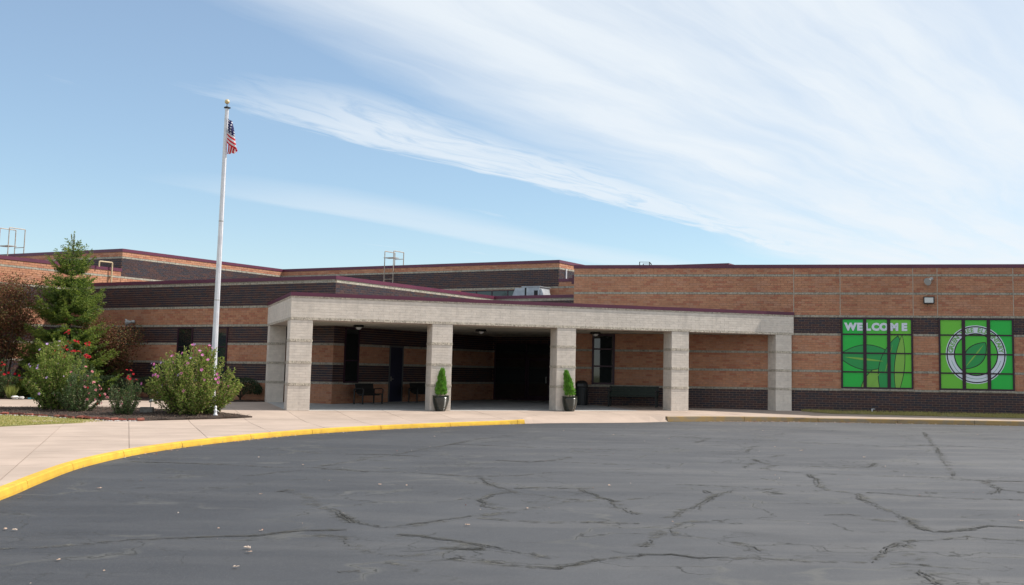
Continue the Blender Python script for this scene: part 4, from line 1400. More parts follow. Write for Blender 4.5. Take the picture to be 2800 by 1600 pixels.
def potted(loc, lean, tall, label):
    t = thing('potted_conifer', label, 'potted plant', (loc[0], loc[1], ground_z(*loc)), group='potted conifers at the pillars')
    prof = [(.18, 0.0), (.20, .015)]
    zz = .03
    while zz < .54:
        k = zz / .54
        r = .20 + .115 * math.sin(min(1, k * 1.1) * math.pi / 2) - (.012 if k > .92 else 0)
        prof += [(r, zz), (r + .008, zz + .014), (r, zz + .028)]
        zz += .046 if zz > .16 else .06
    prof += [(.30, .555), (.325, .565), (.325, .60), (.295, .605), (.285, .55)]
    mb = MB(); mb.lathe(prof, 32, close=False)
    mb.lathe([(.178, 0.002), (.001, 0.004)], 32, close=False)
    obj('pot', mb, M_POT, t, smooth=math.radians(32))
    mb = MB(); mb.lathe([(.287, .575), (.2, .585), (.10, .60), (.001, .605)], 20, close=False)
    obj('bark_mulch', mb, M_POTSOIL, t)
    mb = MB(); mb.tube([(0, 0, .58), (lean * .3, 0, .58 + tall * .4), (lean, 0, .58 + tall * .92)], [.02, .014, .004], 6)
    obj('trunk', mb, M_BARK, t)
    n = 4200
    h = nrg.random(n) ** 0.8
    prof_r = 0.205 * np.minimum(1.0, h / 0.10 * 0.5 + 0.6) * (1 - h) ** 0.62 * (1 + 0.14 * np.sin(h * 31 + nrg.random(n)))
    a = nrg.random(n) * 2 * np.pi
    lump = 1 + 0.16 * np.sin(a * 3 + h * 14) + 0.10 * np.sin(a * 5 - h * 22)
    r = prof_r * lump * (0.55 + 0.45 * nrg.random(n) ** 0.5)
    P = np.stack([lean * h ** 1.3 + r * np.cos(a), r * np.sin(a), .60 + tall * h], 1)
    D = unit(np.stack([np.cos(a) * .55, np.sin(a) * .55, np.full(n, 1.0)], 1) + nrg.normal(size=(n, 3)) * .28)
    me = leaf_mesh('foliage', P, D, sides(D), nrg.uniform(.045, .13, n), nrg.uniform(.010, .020, n), M_CONI, nrg.integers(0, 3, n))
    link('foliage', me, t)
    return t


pt1 = potted((-6.84, 44.28), 0.03, 0.98, 'potted conifer before the pillar left of the dark entrance, growing straight')
pt2 = potted((-1.93, 46.36), -0.17, 0.98, 'potted conifer right of the dark entrance, its top leaning left')


# ------------------------------------------------------------------ benches, bin
def steel_bench(label, s, o, group=None):
    x, y = FF.p(s, o)
    t = thing('metal_bench', label, 'bench', (x, y, ground_z(x, y)), FF.th, group)
    Lb = 1.32
    mb = MB()
    prof = [(.00, .86), (.02, .84), (-.03, .60), (-.09, .46), (-.16, .42), (-.30, .42), (-.46, .44), (-.50, .41), (-.49, .395), (-.30, .40), (-.15, .40), (-.07, .44), (-.01, .60), (.04, .84)]
    for i in range(len(prof) - 1):
        a, b_ = prof[i], prof[i + 1]
        mb.quad((-Lb / 2 + .06, a[0], a[1]), (Lb / 2 - .06, a[0], a[1]), (Lb / 2 - .06, b_[0], b_[1]), (-Lb / 2 + .06, b_[0], b_[1]))
    mb.poly([(-Lb / 2 + .06, a, z) for a, z in prof]); mb.poly([(Lb / 2 - .06, a, z) for a, z in reversed(prof)])
    obj('seat', mb, M_BLACK, t, smooth=math.radians(50))
    for sx in (-1, 1):
        for yy in (-.44, .0):
            mb = MB(); mb.tube([(sx * Lb / 2, yy, 0), (sx * Lb / 2, yy, .40 if yy < -.1 else .62)], .034, 10)
            mb.lathe([(.05, 0), (.05, .012)], 10, c=(sx * Lb / 2, yy, 0))
            obj('leg', mb, M_BLACK, t, smooth=math.radians(50))
        mb = MB(); mb.tube([(sx * Lb / 2, -.46, .40), (sx * Lb / 2, -.48, .60), (sx * Lb / 2, -.40, .655), (sx * Lb / 2, .0, .63)], .024, 8)
        obj('armrest', mb, M_BLACK, t, smooth=math.radians(50))
    mb = MB(); mb.box(-Lb / 2, Lb / 2, -.30, -.25, .355, .398); mb.box(-Lb / 2, Lb / 2, -.02, .02, .50, .54)
    obj('rail', mb, M_BLACK, t)
    return t


steel_bench('black metal bench in front of the dark flank window, left of the grey door', 39.15, 0.78, 'black metal benches by the flank wall')
steel_bench('black metal bench half hidden by the second pillar, right of the grey door', 43.0, 0.78, 'black metal benches by the flank wall')


def plank_bench(s, o):
    x, y = FR.p(s, o)
    t = thing('park_bench', 'dark green plank park bench against the brick under the canopy', 'bench', (x, y, ground_z(x, y)), FR.th)
    Lb = 2.25
    for k in range(4):
        mb = MB(); yy = -.50 + k * .115; mb.box(-Lb / 2, Lb / 2, yy, yy + .10, .43 + .008 * (3 - k), .465 + .008 * (3 - k)); obj('seat_slat', mb, M_DGREEN, t)
    for k in range(4):
        z = .50 + k * .105; yy = -.055 + k * .028
        mb = MB(); mb.hexa([(-Lb / 2, yy, z), (Lb / 2, yy, z), (Lb / 2, yy + .035, z), (-Lb / 2, yy + .035, z), (-Lb / 2, yy + .026, z + .093), (Lb / 2, yy + .026, z + .093), (Lb / 2, yy + .06, z + .093), (-Lb / 2, yy + .06, z + .093)])
        obj('back_slat', mb, M_DGREEN, t)
    for sx in (-1, 1):
        xx = sx * (Lb / 2 - .06)
        mb = MB()
        mb.box(xx - .035, xx + .035, -.50, -.43, 0, .66); mb.box(xx - .035, xx + .035, -.02, .05, 0, .92); mb.box(xx - .034, xx + .034, -.43, -.02, .37, .428); mb.box(xx - .045, xx + .045, -.54, .0, .662, .70)
        obj('leg_frame', mb, M_BLACK, t)
    return t


plank_bench(-8.05, 0.70)
x, y = FR.p(-10.45, 0.72)
t = thing('litter_bin', 'dark round litter bin with domed lid, under the canopy beside tall window', 'litter bin', (x, y, ground_z(x, y)))
mb = MB(); mb.lathe([(.25, 0), (.275, .02), (.275, .74), (.285, .75), (.285, .78), (.26, .79)], 28)
obj('body', mb, mat('bin_dark', (0.014, 0.018, 0.022), None, 0.45), t, smooth=math.radians(40))
for k in range(14):
    an = 2 * math.pi * k / 14
    mb = MB(); c, s_ = math.cos(an), math.sin(an)
    mb.obox((c * .283, s_ * .283), (-s_, c), (c, s_), .04, .006, .04, .72)
    obj('slat', mb, M_BLACK, t)
mb = MB(); mb.lathe([(.283, .79), (.29, .84), (.285, .96), (.25, 1.03), (.17, 1.09), (.01, 1.115)], 28)
obj('lid', mb, M_BLACK, t, smooth=math.radians(40))
mb = MB(); mb.obox((-.05, -.283), (1, 0), (0, 1), .13, .012, .85, .96)
obj('flap', mb, mat('flap_dark', (0.05, 0.055, 0.06), None, .5), t)


# ------------------------------------------------------------------ things on walls and roofs
def horn(face, s, z, aim, label):
    x, y = face.p(s, 0.012)
    t = thing('horn_loudspeaker', label, 'loudspeaker', (x, y, z), face.th, 'grey horn loudspeakers')
    mb = MB(); mb.box(-.05, .05, -.10, -.002, -.06, .06)
    obj('bracket', mb, M_GREYPL, t)
    a = Vector(aim).normalized()
    p0 = Vector((0, -.12, 0))
    mb = MB()
    mb.tube([p0 - a * .12, p0 - a * .10, p0 + a * .02, p0 + a * .04], [.05, .075, .075, .05], 14)
    obj('driver', mb, M_GREYPL, t, smooth=math.radians(50))
    mb = MB()
    mb.tube([p0 + a * .02, p0 + a * .12, p0 + a * .20, p0 + a * .27, p0 + a * .285], [.05, .075, .115, .17, .175], 18, cap=False)
    mb.tube([p0 + a * .284, p0 + a * .26, p0 + a * .19, p0 + a * .1], [.172, .155, .10, .03], 18)
    obj('bell', mb, M_GREYPL, t, smooth=math.radians(50))


horn(FR, 5.012, 57.6 * C, (-.55, -.75, -.42), 'grey horn loudspeaker high on the right wing wall')
horn(FL, -42.92, 35.4 * C, (-.75, -.6, -.12), 'grey horn loudspeaker on left wing wall, between spruce and flagpole')

x, y = FR.p(4.92, 0.012)
t = thing('wall_light', 'dark framed box light on the brick wall above the green windows', 'light', (x, y, 48.6 * C), FR.th)
mb = MB(); mb.box(-.215, .215, -.20, -.001, -.145, .145); mb.box(-.235, .235, -.21, -.195, .115, .155); mb.box(-.235, .235, -.21, -.195, -.155, -.115); mb.box(-.235, -.19, -.209, -.195, -.115, .115); mb.box(.19, .235, -.209, -.195, -.115, .115)
obj('housing', mb, M_BLACK, t)
mb = MB(); mb.box(-.189, .189, -.204, -.199, -.114, .114)
obj('lens', mb, M_LENS, t)

x, y = FR.p(2.45, 0.0)
t = thing('wall_spigot', 'small white pipe stub low on the dark brick wall', 'pipe', (x, y, 0.11), FR.th)
mb = MB(); mb.tube([(0, .0, 0), (0, -.09, 0)], .03, 8); mb.tube([(0, -.07, 0.02), (0, -.07, -.10)], .025, 8); mb.box(-.03, .12, -.085, -.065, .028, .05)
obj('pipe', mb, M_WHITE, t)


def roof_ladder(label, base, th, z0, z1, zrail, mt, wide=0.55, deep=0.75, rungs=True):
    """hooped ladder end: two stringers rise in front of the wall, hoop back over the parapet"""
    t = thing('roof_ladder', label, 'roof ladder', (base[0], base[1], z0), th, 'roof ladders')
    r = .026
    for sx in (-1, 1):
        xx = sx * wide / 2
        mb = MB(); mb.tube([(xx, 0, 0), (xx, 0, z1 - z0 - .02), (xx, .02, z1 - z0), (xx, deep - .02, z1 - z0), (xx, deep, z1 - z0 - .02), (xx, deep, zrail - z0 - .25)], r, 8)
        obj('stringer', mb, mt, t)
    mb = MB()
    mb.box(-wide / 2 - .04, wide / 2 + .04, -.05, deep * .5, zrail - z0 + .42, zrail - z0 + .45)
    obj('landing_plate', mb, M_RUSTRAIL, t)
    mb = MB(); mb.tube([(-wide / 2, deep, zrail - z0 + .43), (wide / 2, deep, zrail - z0 + .43)], r * .8, 6)
    obj('cross_rail', mb, mt, t)
    if rungs:
        k = 0.0
        while k < zrail - z0 - .05:
            mb = MB(); mb.tube([(-wide / 2, 0, k), (wide / 2, 0, k)], .014, 6); obj('rung', mb, mt, t)
            k += .3
    return t


x, y = FB.p(-39.55, 0.22)
roof_ladder('pale hooped roof ladder standing over the middle roof block', (x, y), FB.th, 54.2 * C, 8.32, 73.9 * C, M_RUSTRAIL, 0.62, 0.95)
x, y = FQ.p(-56.3, 0.22)
roof_ladder('weathered hooped roof ladder at the far left edge, above tall roof block', (x, y), FQ.th, 64.2 * C, 8.92, 73.9 * C, M_RUSTRAIL, 0.75, 0.95)
# grab hoop bent over the low left roof
t = thing('grab_hoop', 'tan bent pipe hoop over the roof edge, between spruce and flagpole', 'pipe', (*FP.p(40.35, 0.14), 54.2 * C), FP.th)
mb = MB(); zt = 6.72 - 54.2 * C
mb.tube([(0, 0, 0), (0, 0, zt - .05), (-.02, .0, zt - .01), (-.06, 0, zt), (-.72, .0, zt), (-.77, .0, zt - .02), (-.78, .0, zt - .06), (-.78, .0, zt - .28)], .038, 10)
obj('pipe', mb, M_TANPIPE, t, smooth=math.radians(50))
mb = MB(); mb.box(-.06, .06, -.03, .13, .5, .53)
obj('bracket', mb, M_TANPIPE, t)
# small dark hoop over the right roof
t = thing('roof_hoop', 'small dark pipe hoop above the right wing roof edge', 'pipe', (1.30, 56.0, 64.2 * C - .4))
zt = 7.06 - 64.2 * C + .4
mb = MB(); mb.tube([(-.29, 0, 0), (-.29, 0, zt), (.20, 0, zt), (.20, 0, 0)], .024, 8); mb.tube([(-.10, .5, 0), (-.10, .5, zt - .04), (.30, .5, zt - .04), (.30, .5, 0)], .024, 8); mb.tube([(.20, 0, zt), (.30, .5, zt - .04)], .02, 6)
obj('pipe', mb, M_BLACK, t)

# roof air handler with two hoods
t = thing('roof_air_unit', 'silver roof air unit with slanted hoods, behind the canopy', 'air unit', (-4.62, 59.35, 53.9 * C - .45), TH_L)
mb = MB(); mb.box(-.30, .72, -.35, .75, 0, .93); mb.box(-.34, .76, -.39, .79, .931, .975)
obj('cabinet', mb, M_SILVER, t)
mb = MB(); mb.prism([(-.301, -.35), (-1.0, -.35), (-1.0, .45), (-.301, .45)], 0.2, 0.205)
mb.hexa([(-1.02, -.33, .25), (-.301, -.33, .25), (-.301, .5, .25), (-1.02, .5, .25), (-.75, -.33, .90), (-.301, -.33, .90), (-.301, .5, .90), (-.75, .5, .90)])
obj('intake_hood', mb, M_SILVER, t)
mb = MB(); mb.hexa([(.721, -.30, .30), (1.02, -.30, .30), (1.02, .5, .30), (.721, .5, .30), (.721, -.30, .84), (.80, -.30, .84), (.80, .5, .84), (.721, .5, .84)])
obj('exhaust_hood', mb, M_SILVER, t)
mb = MB(); mb.box(-.16, -.06, -.356, -.351, .30, .90); mb.box(.40, .62, -.356, -.351, .30, .75)
obj('access_panel', mb, M_BLACK, t)
# downpipe and leader head by the middle block
x, y = FBR.p(sBR + 0.72, 0.03)
t = thing('downpipe', 'thin white downpipe on the sunlit side of middle roof block', 'pipe', (x, y, 63.9 * C), FBR.th)
mb = MB(); mb.box(-.025, .025, -.05, .02, 0, 5.9 * C)
obj('pipe', mb, M_WHITE, t)
x, y = FR.p(-11.35, -1.2)
t = thing('leader_head', 'maroon rain leader box beside the right wing corner', 'gutter box', (x, y, 56.6 * C), FR.th)
mb = MB(); mb.box(-.20, .28, -.1, .1, .15, .28); mb.box(-.05, .28, -.12, .12, 0, .15); mb.box(-.02, .26, -.1, .1, .281, .42)
obj('box', mb, M_MAROON, t)

# ------------------------------------------------------------------ beds, lawn, grass strip
M_LAWN = mat('dry_lawn_soil', (0.29, 0.24, 0.085), (0.20, 0.20, 0.06), 0.95, 1.3, 0.4, 60)
M_BLADE = [mat('grass_blade', c, None, 0.8, transl=0.3) for c in ((0.36, 0.32, 0.095), (0.25, 0.26, 0.065), (0.46, 0.39, 0.17), (0.17, 0.21, 0.05))]
M_MULCHB = mat('mulch_bed_base', (0.060, 0.040, 0.030), (0.034, 0.024, 0.020), 0.98, 12.0, 0.6, 60)
M_CHIP = [mat('bark_chip', c, None, 0.95) for c in ((0.085, 0.052, 0.038), (0.14, 0.090, 0.060), (0.045, 0.032, 0.027), (0.20, 0.15, 0.11), (0.10, 0.050, 0.036))]
LAWN = [(-48, 12), (-15.5, 12), (-17.6, 20), (-18.2, 25), (-17.9, 29), (-17.25, 32.0), (-16.85, 33.3), (-16.35, 34.5), (-15.9, 35.75), (-16.6, 36.25), (-17.5, 36.42), (-18.7, 36.74), (-19.8, 36.8), (-48, 37.2)]
MULCH = [(-48, 37.25), (-19.8, 36.82), (-18.7, 36.78), (-17.5, 36.48), (-16.6, 36.30), (-15.9, 36.05), (-15.1, 36.2), (-14.6, 36.65), (-14.1, 37.1), (-13.2, 37.95), (-12.72, 38.42), (-12.38, 38.87), (-12.9, 39.3), (-13.85, 39.85),
         (-15.2, 40.3), (-16.8, 40.85), (-18.0, 41.1), (-18.95, 40.95), (-20.8, 39.85), (-22.5, 39.6), (-48, 39.6)]
BED2 = [(-44, 46.9), (-25.3, 46.9), (-22, 47.75), (-16.4, 47.95), (-15.3, 48.6), (-15.0, 49.2), (-26.7, 54.75), (-32, 44.5 + 10), (-44, 54)]
STRIP = [(8.15, 50.55), (9.2, 49.35), (12.6, 48.45), (16.9, 47.5), (30, 45.3), (30, 46.95), (16.9, 49.35), (8.2, 50.82)]


def inside(p, poly):
    c = False
    for i in range(len(poly)):
        a, b_ = poly[i - 1], poly[i]
        if (a[1] > p[1]) != (b_[1] > p[1]) and p[0] < (b_[0] - a[0]) * (p[1] - a[1]) / (b_[1] - a[1]) + a[0]:
            c = not c
    return c


def bed(name, poly, lift, mt, cell=0.6, rough=0.02):
    """bumpy sheet over the ground: grid cells clipped to the outline"""
    if area(poly) < 0:
        poly = list(reversed(poly))
    xs = [p[0] for p in poly]; ys = [p[1] for p in poly]
    x0, x1, y0, y1 = max(-40, min(xs)), max(xs), min(ys), max(ys)
    vid = {}; mb = MB()
    def vert(p):
        k = (round(p[0], 3), round(p[1], 3))
        if k not in vid:
            r = math.sin(p[0] * 7.3 + p[1] * 3.1) * math.cos(p[1] * 6.1 - p[0] * 2.7)
            vid[k] = len(mb.v); mb.v.append((p[0], p[1], ground_z(*p) + lift + rough * r))
        return vid[k]
    i = math.floor(x0 / cell)
    while i * cell < x1:
        j = math.floor(y0 / cell)
        while j * cell < y1:
            q = clip(poly, [(i * cell, j * cell), ((i + 1) * cell, j * cell), ((i + 1) * cell, (j + 1) * cell), (i * cell, (j + 1) * cell)])
            if len(q) > 2 and abs(area(q)) > 1e-5:
                ids = []
                for p in q:
                    v = vert(p)
                    if v not in ids:
                        ids.append(v)
                if len(ids) > 2:
                    mb.f.append(tuple(ids)); mb.m.append(0)
            j += 1
        i += 1
    # a skirt down into the ground
    n = len(poly)
    for k in range(n):
        a, b_ = poly[k], poly[(k + 1) % n]
        mb.quad((a[0], a[1], ground_z(*a) - .1), (b_[0], b_[1], ground_z(*b_) - .1), (b_[0], b_[1], ground_z(*b_) + lift - .004), (a[0], a[1], ground_z(*a) + lift - .004))
    return kind(obj(name, mb, mt), 'structure')


bed('lawn', LAWN, 0.012, M_LAWN, 0.8, 0.008)
bed('mulch_bed', MULCH, 0.05, M_MULCHB, 0.25, 0.022)
bed('hedge_bed', BED2, 0.04, M_MULCHB, 0.4, 0.02)
bed('grass_strip', STRIP, 0.015, mat('strip_soil', (0.30, 0.25, 0.14), (0.21, 0.195, 0.09), 0.95, 1.5, 0.4, 60), 0.4, 0.01)


def sample_poly(poly, n, dens=None):
    xs = [p[0] for p in poly]; ys = [p[1] for p in poly]
    x0, x1, y0, y1 = max(-27, min(xs)), min(22, max(xs)), max(26, min(ys)), max(ys)
    out = []
    while len(out) < n:
        p = (rnd.uniform(x0, x1), rnd.uniform(y0, y1))
        if inside(p, poly) and (dens is None or rnd.random() < dens(*p)):
            out.append(p)
    return out


def grass(name, poly, n, h, lift, dens=None, mats=M_BLADE, probs=(0.4, 0.3, 0.2, 0.1)):
    pts = np.array(sample_poly(poly, n, dens))
    z = np.array([ground_z(*p) + lift for p in pts])
    P = np.column_stack([pts, z])
    D = unit(np.column_stack([nrg.normal(size=(n, 2)) * .45, np.ones(n)]))
    me = leaf_mesh(name, P, D, sides(D), nrg.uniform(h * .5, h * 1.2, n), nrg.uniform(.005, .011, n), mats, nrg.choice(len(mats), n, p=probs))
    return kind(link(name, me), 'stuff')


grass('lawn_grass', LAWN, 26000, 0.055, 0.010, lambda x, y: 1.0 if y > 31 else 0.5)
grass('strip_grass', STRIP, 15000, 0.10, 0.012, lambda x, y: 0.35 + 0.65 * (math.sin(x * 2.3) * math.sin(x * 0.9 + y) > -0.1), M_BLADE, (.40, .08, .50, .02))


def chips(name, poly, n, lift, mats, size=(.015, .045)):
    pts = np.array(sample_poly(poly, n)); z = np.array([ground_z(*p) + lift for p in pts])
    P = np.column_stack([pts, z + nrg.random(n) * .02])
    D = unit(np.column_stack([nrg.normal(size=(n, 2)), nrg.normal(size=n) * .35]))
    up = np.tile([0, 0, 1.0], (n, 1)) + nrg.normal(size=(n, 3)) * .35
    Wv = unit(np.cross(D, unit(up)))
    me = leaf_mesh(name, P, D, Wv, nrg.uniform(size[0], size[1], n), nrg.uniform(.006, .014, n), mats, nrg.integers(0, len(mats), n))
    return kind(link(name, me), 'stuff')


chips('bark_mulch', MULCH, 26000, 0.055, M_CHIP)
chips('hedge_mulch', BED2, 6000, 0.05, M_CHIP)
M_ROCK = [mat('white_stone', c, None, 0.9) for c in ((0.66, 0.63, 0.60), (0.55, 0.52, 0.50))]
M_EDGE = [mat('edging_brick', c, sc(c, .7), 0.9, 14.0, .3, 80) for c in ((0.30, 0.085, 0.060), (0.25, 0.075, 0.055), (0.34, 0.12, 0.085), (0.20, 0.075, 0.060))]
# a loose brick edging between lawn and mulch, bricks laid flat and tilted
edge_line = [(-27, 36.98), (-22.5, 36.86), (-19.8, 36.81), (-18.7, 36.76), (-17.5, 36.45), (-16.6, 36.27), (-15.9, 36.02), (-15.2, 36.12), (-14.9, 36.3)]
EL = lin_line(edge_line, 0.235)
t = thing('brick_edging', 'row of loose red bricks between the lawn and mulch bed', 'edging', (-18.0, 36.6, ground_z(-18, 36.6)))
for i in range(len(EL) - 1):
    a, b_ = EL[i], EL[i + 1]
    if rnd.random() < 0.10:
        continue
    mb = MB(); l, w, h = .105, .052, .032
    mb.hexa([(-l, -w, -h), (l, -w, -h), (l, w, -h), (-l, w, -h), (-l + .004, -w + .004, h), (l - .004, -w + .004, h), (l - .004, w - .004, h), (-l + .004, w - .004, h)])
    x, y = (a[0] + b_[0]) / 2, (a[1] + b_[1]) / 2
    key = 'edge%d' % rnd.randrange(4)
    if key not in PIECE_CACHE:
        PIECE_CACHE[key] = mb.mesh('brick', M_EDGE[int(key[-1])])
    o = link('brick', PIECE_CACHE[key], t, off((x + rnd.gauss(0, .012), y + rnd.gauss(0, .02), ground_z(x, y) + .055 + rnd.uniform(-.012, .03)), tuple(t.location)))
    o.rotation_euler = (rnd.gauss(0, .22), rnd.gauss(0, .09), math.atan2(b_[1] - a[1], b_[0] - a[0]) + rnd.gauss(0, .12))


def pebble(mb, c, r, m=0):
    i0 = len(mb.v)
    k = [rnd.uniform(.7, 1.15) for _ in range(14)]
    ring = []
    for j, (zz, rr) in enumerate(((-.5, .7), (.1, 1.0), (.55, .6))):
        for q in range(6):
            an = q * math.pi / 3 + j * .5
            mb.v.append((c[0] + r * rr * k[q] * math.cos(an) * 1.25, c[1] + r * rr * k[q + 5] * math.sin(an), c[2] + r * zz * .8))
    for j in range(2):
        for q in range(6):
            a = i0 + j * 6 + q; b_ = i0 + j * 6 + (q + 1) % 6
            mb.f.append((a, b_, b_ + 6, a + 6)); mb.m.append(m)
    mb.f.append(tuple(i0 + 12 + q for q in range(6))); mb.m.append(m)


mb = MB()
for i in range(170):
    f = rnd.choice([rnd.uniform(.60, .68), rnd.uniform(.70, .80), rnd.uniform(.86, 1.0), rnd.uniform(.86, 1.0)])
    p = EL[min(len(EL) - 1, int(f * (len(EL) - 1)))]
    x, y = p[0] + rnd.gauss(0, .06), p[1] - .10 + rnd.gauss(0, .05)
    pebble(mb, (x, y, ground_z(x, y) + .025), rnd.uniform(.014, .034), rnd.randrange(2))
kind(obj('white_stones', mb, M_ROCK), 'stuff')

# concrete block with a spot lamp by the mulch
x, y = -16.0, 38.95; gz = ground_z(x, y) + .045
t = thing('concrete_block', 'small grey concrete block standing in the mulch bed', 'concrete block', (x, y, gz), 0.12)
mb = MB(); mb.hexa([(-.205, -.10, -.02), (.205, -.10, -.02), (.205, .10, -.02), (-.205, .10, -.02), (-.20, -.095, .19), (.20, -.095, .19), (.20, .095, .19), (-.20, .095, .19)])
obj('block', mb, mat('grey_block', (0.30, 0.285, 0.26), (0.22, 0.21, 0.19), 0.95, 9.0, .4, 60), t)
t = thing('garden_spotlight', 'small pale spotlight on a stake just behind the concrete block', 'light', (x + .03, y + .22, gz))
mb = MB(); mb.tube([(0, 0, -.02), (0, 0, .36)], .012, 6); obj('stake', mb, M_GREYPL, t)
mb = MB(); mb.tube([(-.06, .02, .36), (.02, 0, .40), (.09, -.03, .44)], [.03, .05, .06], 10); obj('head', mb, M_LENS, t)

# ------------------------------------------------------------------ shrubs and trees
M_ROSG = [mat('rose_of_sharon_leaf', c, None, 0.7, transl=0.42) for c in ((0.15, 0.215, 0.035), (0.10, 0.16, 0.028), (0.24, 0.28, 0.065), (0.34, 0.27, 0.12))]
M_ROSE = [mat('rose_leaf', c, None, 0.6, transl=0.25) for c in ((0.075, 0.130, 0.040), (0.11, 0.16, 0.05), (0.05, 0.085, 0.032), (0.20, 0.17, 0.085))]
M_BURG = [mat('burgundy_leaf', c, None, 0.7, transl=0.25) for c in ((0.150, 0.050, 0.028), (0.100, 0.040, 0.024), (0.180, 0.085, 0.032), (0.10, 0.095, 0.028))]
M_BOX = [mat('boxwood_leaf', c, None, 0.6, transl=0.15) for c in ((0.026, 0.046, 0.014), (0.036, 0.060, 0.018), (0.018, 0.034, 0.011))]
M_SPR = [mat('spruce_needle', c, None, 0.65, transl=0.4) for c in ((0.125, 0.185, 0.025), (0.062, 0.108, 0.018), (0.19, 0.245, 0.035), (0.21, 0.25, 0.05))]
M_PET = {'pink': mat('pink_petal', (0.62, 0.16, 0.40), (0.70, 0.26, 0.52), 0.7, 20, transl=0.35), 'lilac': mat('lilac_petal', (0.56, 0.36, 0.68), (0.62, 0.44, 0.72), 0.7, 20, transl=0.35),
         'red': mat('red_petal', (0.50, 0.016, 0.022), (0.42, 0.012, 0.030), 0.65, 20, transl=0.3), 'rose': mat('rose_petal', (0.66, 0.24, 0.27), (0.74, 0.36, 0.38), 0.7, 20, transl=0.35)}


def flower_mesh(col, r):
    key = ('flower', col, r)
    if key not in PIECE_CACHE:
        mb = MB()
        for k in range(5):
            a = 2 * math.pi * k / 5
            c, s_ = math.cos(a), math.sin(a)
            def q(rr, tt, h): return (r * (rr * c - tt * s_), r * (rr * s_ + tt * c), r * h)
            mb.quad(q(.05, 0, 0), q(.55, -.46, .22), q(1.0, 0, .30), q(.55, .46, .22))
        PIECE_CACHE[key] = mb.mesh('flower', M_PET[col])
    return PIECE_CACHE[key]


def rosebloom_mesh(col, r):
    key = ('bloom', col, r)
    if key not in PIECE_CACHE:
        mb = MB()
        for ring, (rr, hh, n) in enumerate(((1.0, .35, 6), (.6, .6, 5))):
            for k in range(n):
                a = 2 * math.pi * (k + .4 * ring) / n
                c, s_ = math.cos(a), math.sin(a)
                def q(x, t_, h): return (r * (x * c - t_ * s_), r * (x * s_ + t_ * c), r * h)
                mb.quad(q(.05, 0, 0), q(.6 * rr, -.5 * rr, hh * .6), q(rr, 0, hh), q(.6 * rr, .5 * rr, hh * .6))
        PIECE_CACHE[key] = mb.mesh('flower', M_PET[col])
    return PIECE_CACHE[key]


def place_flower(root, me, p, d):
    o = link('flower', me, root, p)
    o.rotation_euler = Vector(d).to_track_quat('Z', 'Y').to_euler()


def bush(name, label, cat, loc, rx, h, n_stems, n_leaf, mats, probs, leaf, flowers, group=None, up=0.75, spread=1.0, bloom='hibiscus', foot=0.2, gap=0.0, ry=None, h_pow=1.0, lean=0.0):
    gz = ground_z(*loc) + .045
    t = thing(name, label, cat, (loc[0], loc[1], gz), group=group)
    ry = ry or rx
    mb = MB(); tips = []; pts = []
    for i in range(n_stems):
        a = rnd.uniform(0, 2 * math.pi)
        q = math.sqrt(rnd.random())                      # how far out this stem ends
        hh = h * (1 - 0.58 * q ** 2.6) * rnd.uniform(.80, 1.04)
        ex_, ey_ = rx * q * math.cos(a) * spread + lean * hh, ry * q * math.sin(a) * spread
        bx, by = foot * rnd.gauss(0, .5), foot * rnd.gauss(0, .5)
        line = []
        for k in range(7):
            u = k / 6
            bend = u ** up
            line.append((bx + (ex_ - bx) * bend + rnd.gauss(0, .015), by + (ey_ - by) * bend + rnd.gauss(0, .015), -.03 + hh * (u ** (1.0 + .25 * q))))
        mb.tube(line, [.014 - .0016 * k for k in range(7)], 4, cap=False)
        tips.append(line[-1]); pts.append(line)
    obj('stems', mb, M_BARK, t)
    pts = np.array(pts)
    si = nrg.integers(0, n_stems, n_leaf)
    u = nrg.random(n_leaf) ** .75 * 5.999
    k = u.astype(int); f = (u - k)[:, None]
    P = pts[si, k] * (1 - f) + pts[si, np.minimum(6, k + 1)] * f
    P = P + unit(nrg.normal(size=(n_leaf, 3))) * (nrg.random(n_leaf)[:, None] ** .6) * (.05 + .030 * h * (1.15 - u / 6))[:, None]
    ctr = np.array([0, 0, h * .45])
    D = unit(unit(P - ctr) * .7 + nrg.normal(size=(n_leaf, 3)) * .55 + np.array([0, 0, .15]))
    keep = P[:, 2] > .02
    P, D = P[keep], D[keep]; m = len(P)
    # lighter young leaves towards the tips of the shoots
    outer = np.clip((u[keep] / 6 - .5) * 1.4, 0, 1)
    mi = nrg.choice(len(mats), m, p=probs)
    sw = nrg.random(m) < outer * .45
    mi = np.where(sw, 2, mi)
    me = leaf_mesh('foliage', P, D, sides(D), nrg.uniform(leaf * .6, leaf * 1.25, m), nrg.uniform(leaf * .22, leaf * .36, m), mats, mi, fold=.06)
    link('foliage', me, t)
    for col, cnt, r, zone in flowers:
        for i in range(cnt):
            for _ in range(60):
                ln = pts[rnd.randrange(n_stems)]
                p = np.array(ln[rnd.choice([4, 5, 6, 6])]) + np.array([rnd.gauss(0, .07), rnd.gauss(0, .07), rnd.gauss(0, .05)])
                out = p - ctr
                if zone(p[0], p[1], p[2]) and p[2] > .12 and out[1] < .35:
                    break
            d = out / np.linalg.norm(out) + np.array([0, -.5, .1]) + np.array([rnd.gauss(0, .3), rnd.gauss(0, .3), rnd.gauss(0, .3)])
            p = p + out / np.linalg.norm(out) * .05
            place_flower(t, flower_mesh(col, r) if bloom == 'hibiscus' else rosebloom_mesh(col, r), tuple(p), tuple(d))
    return t


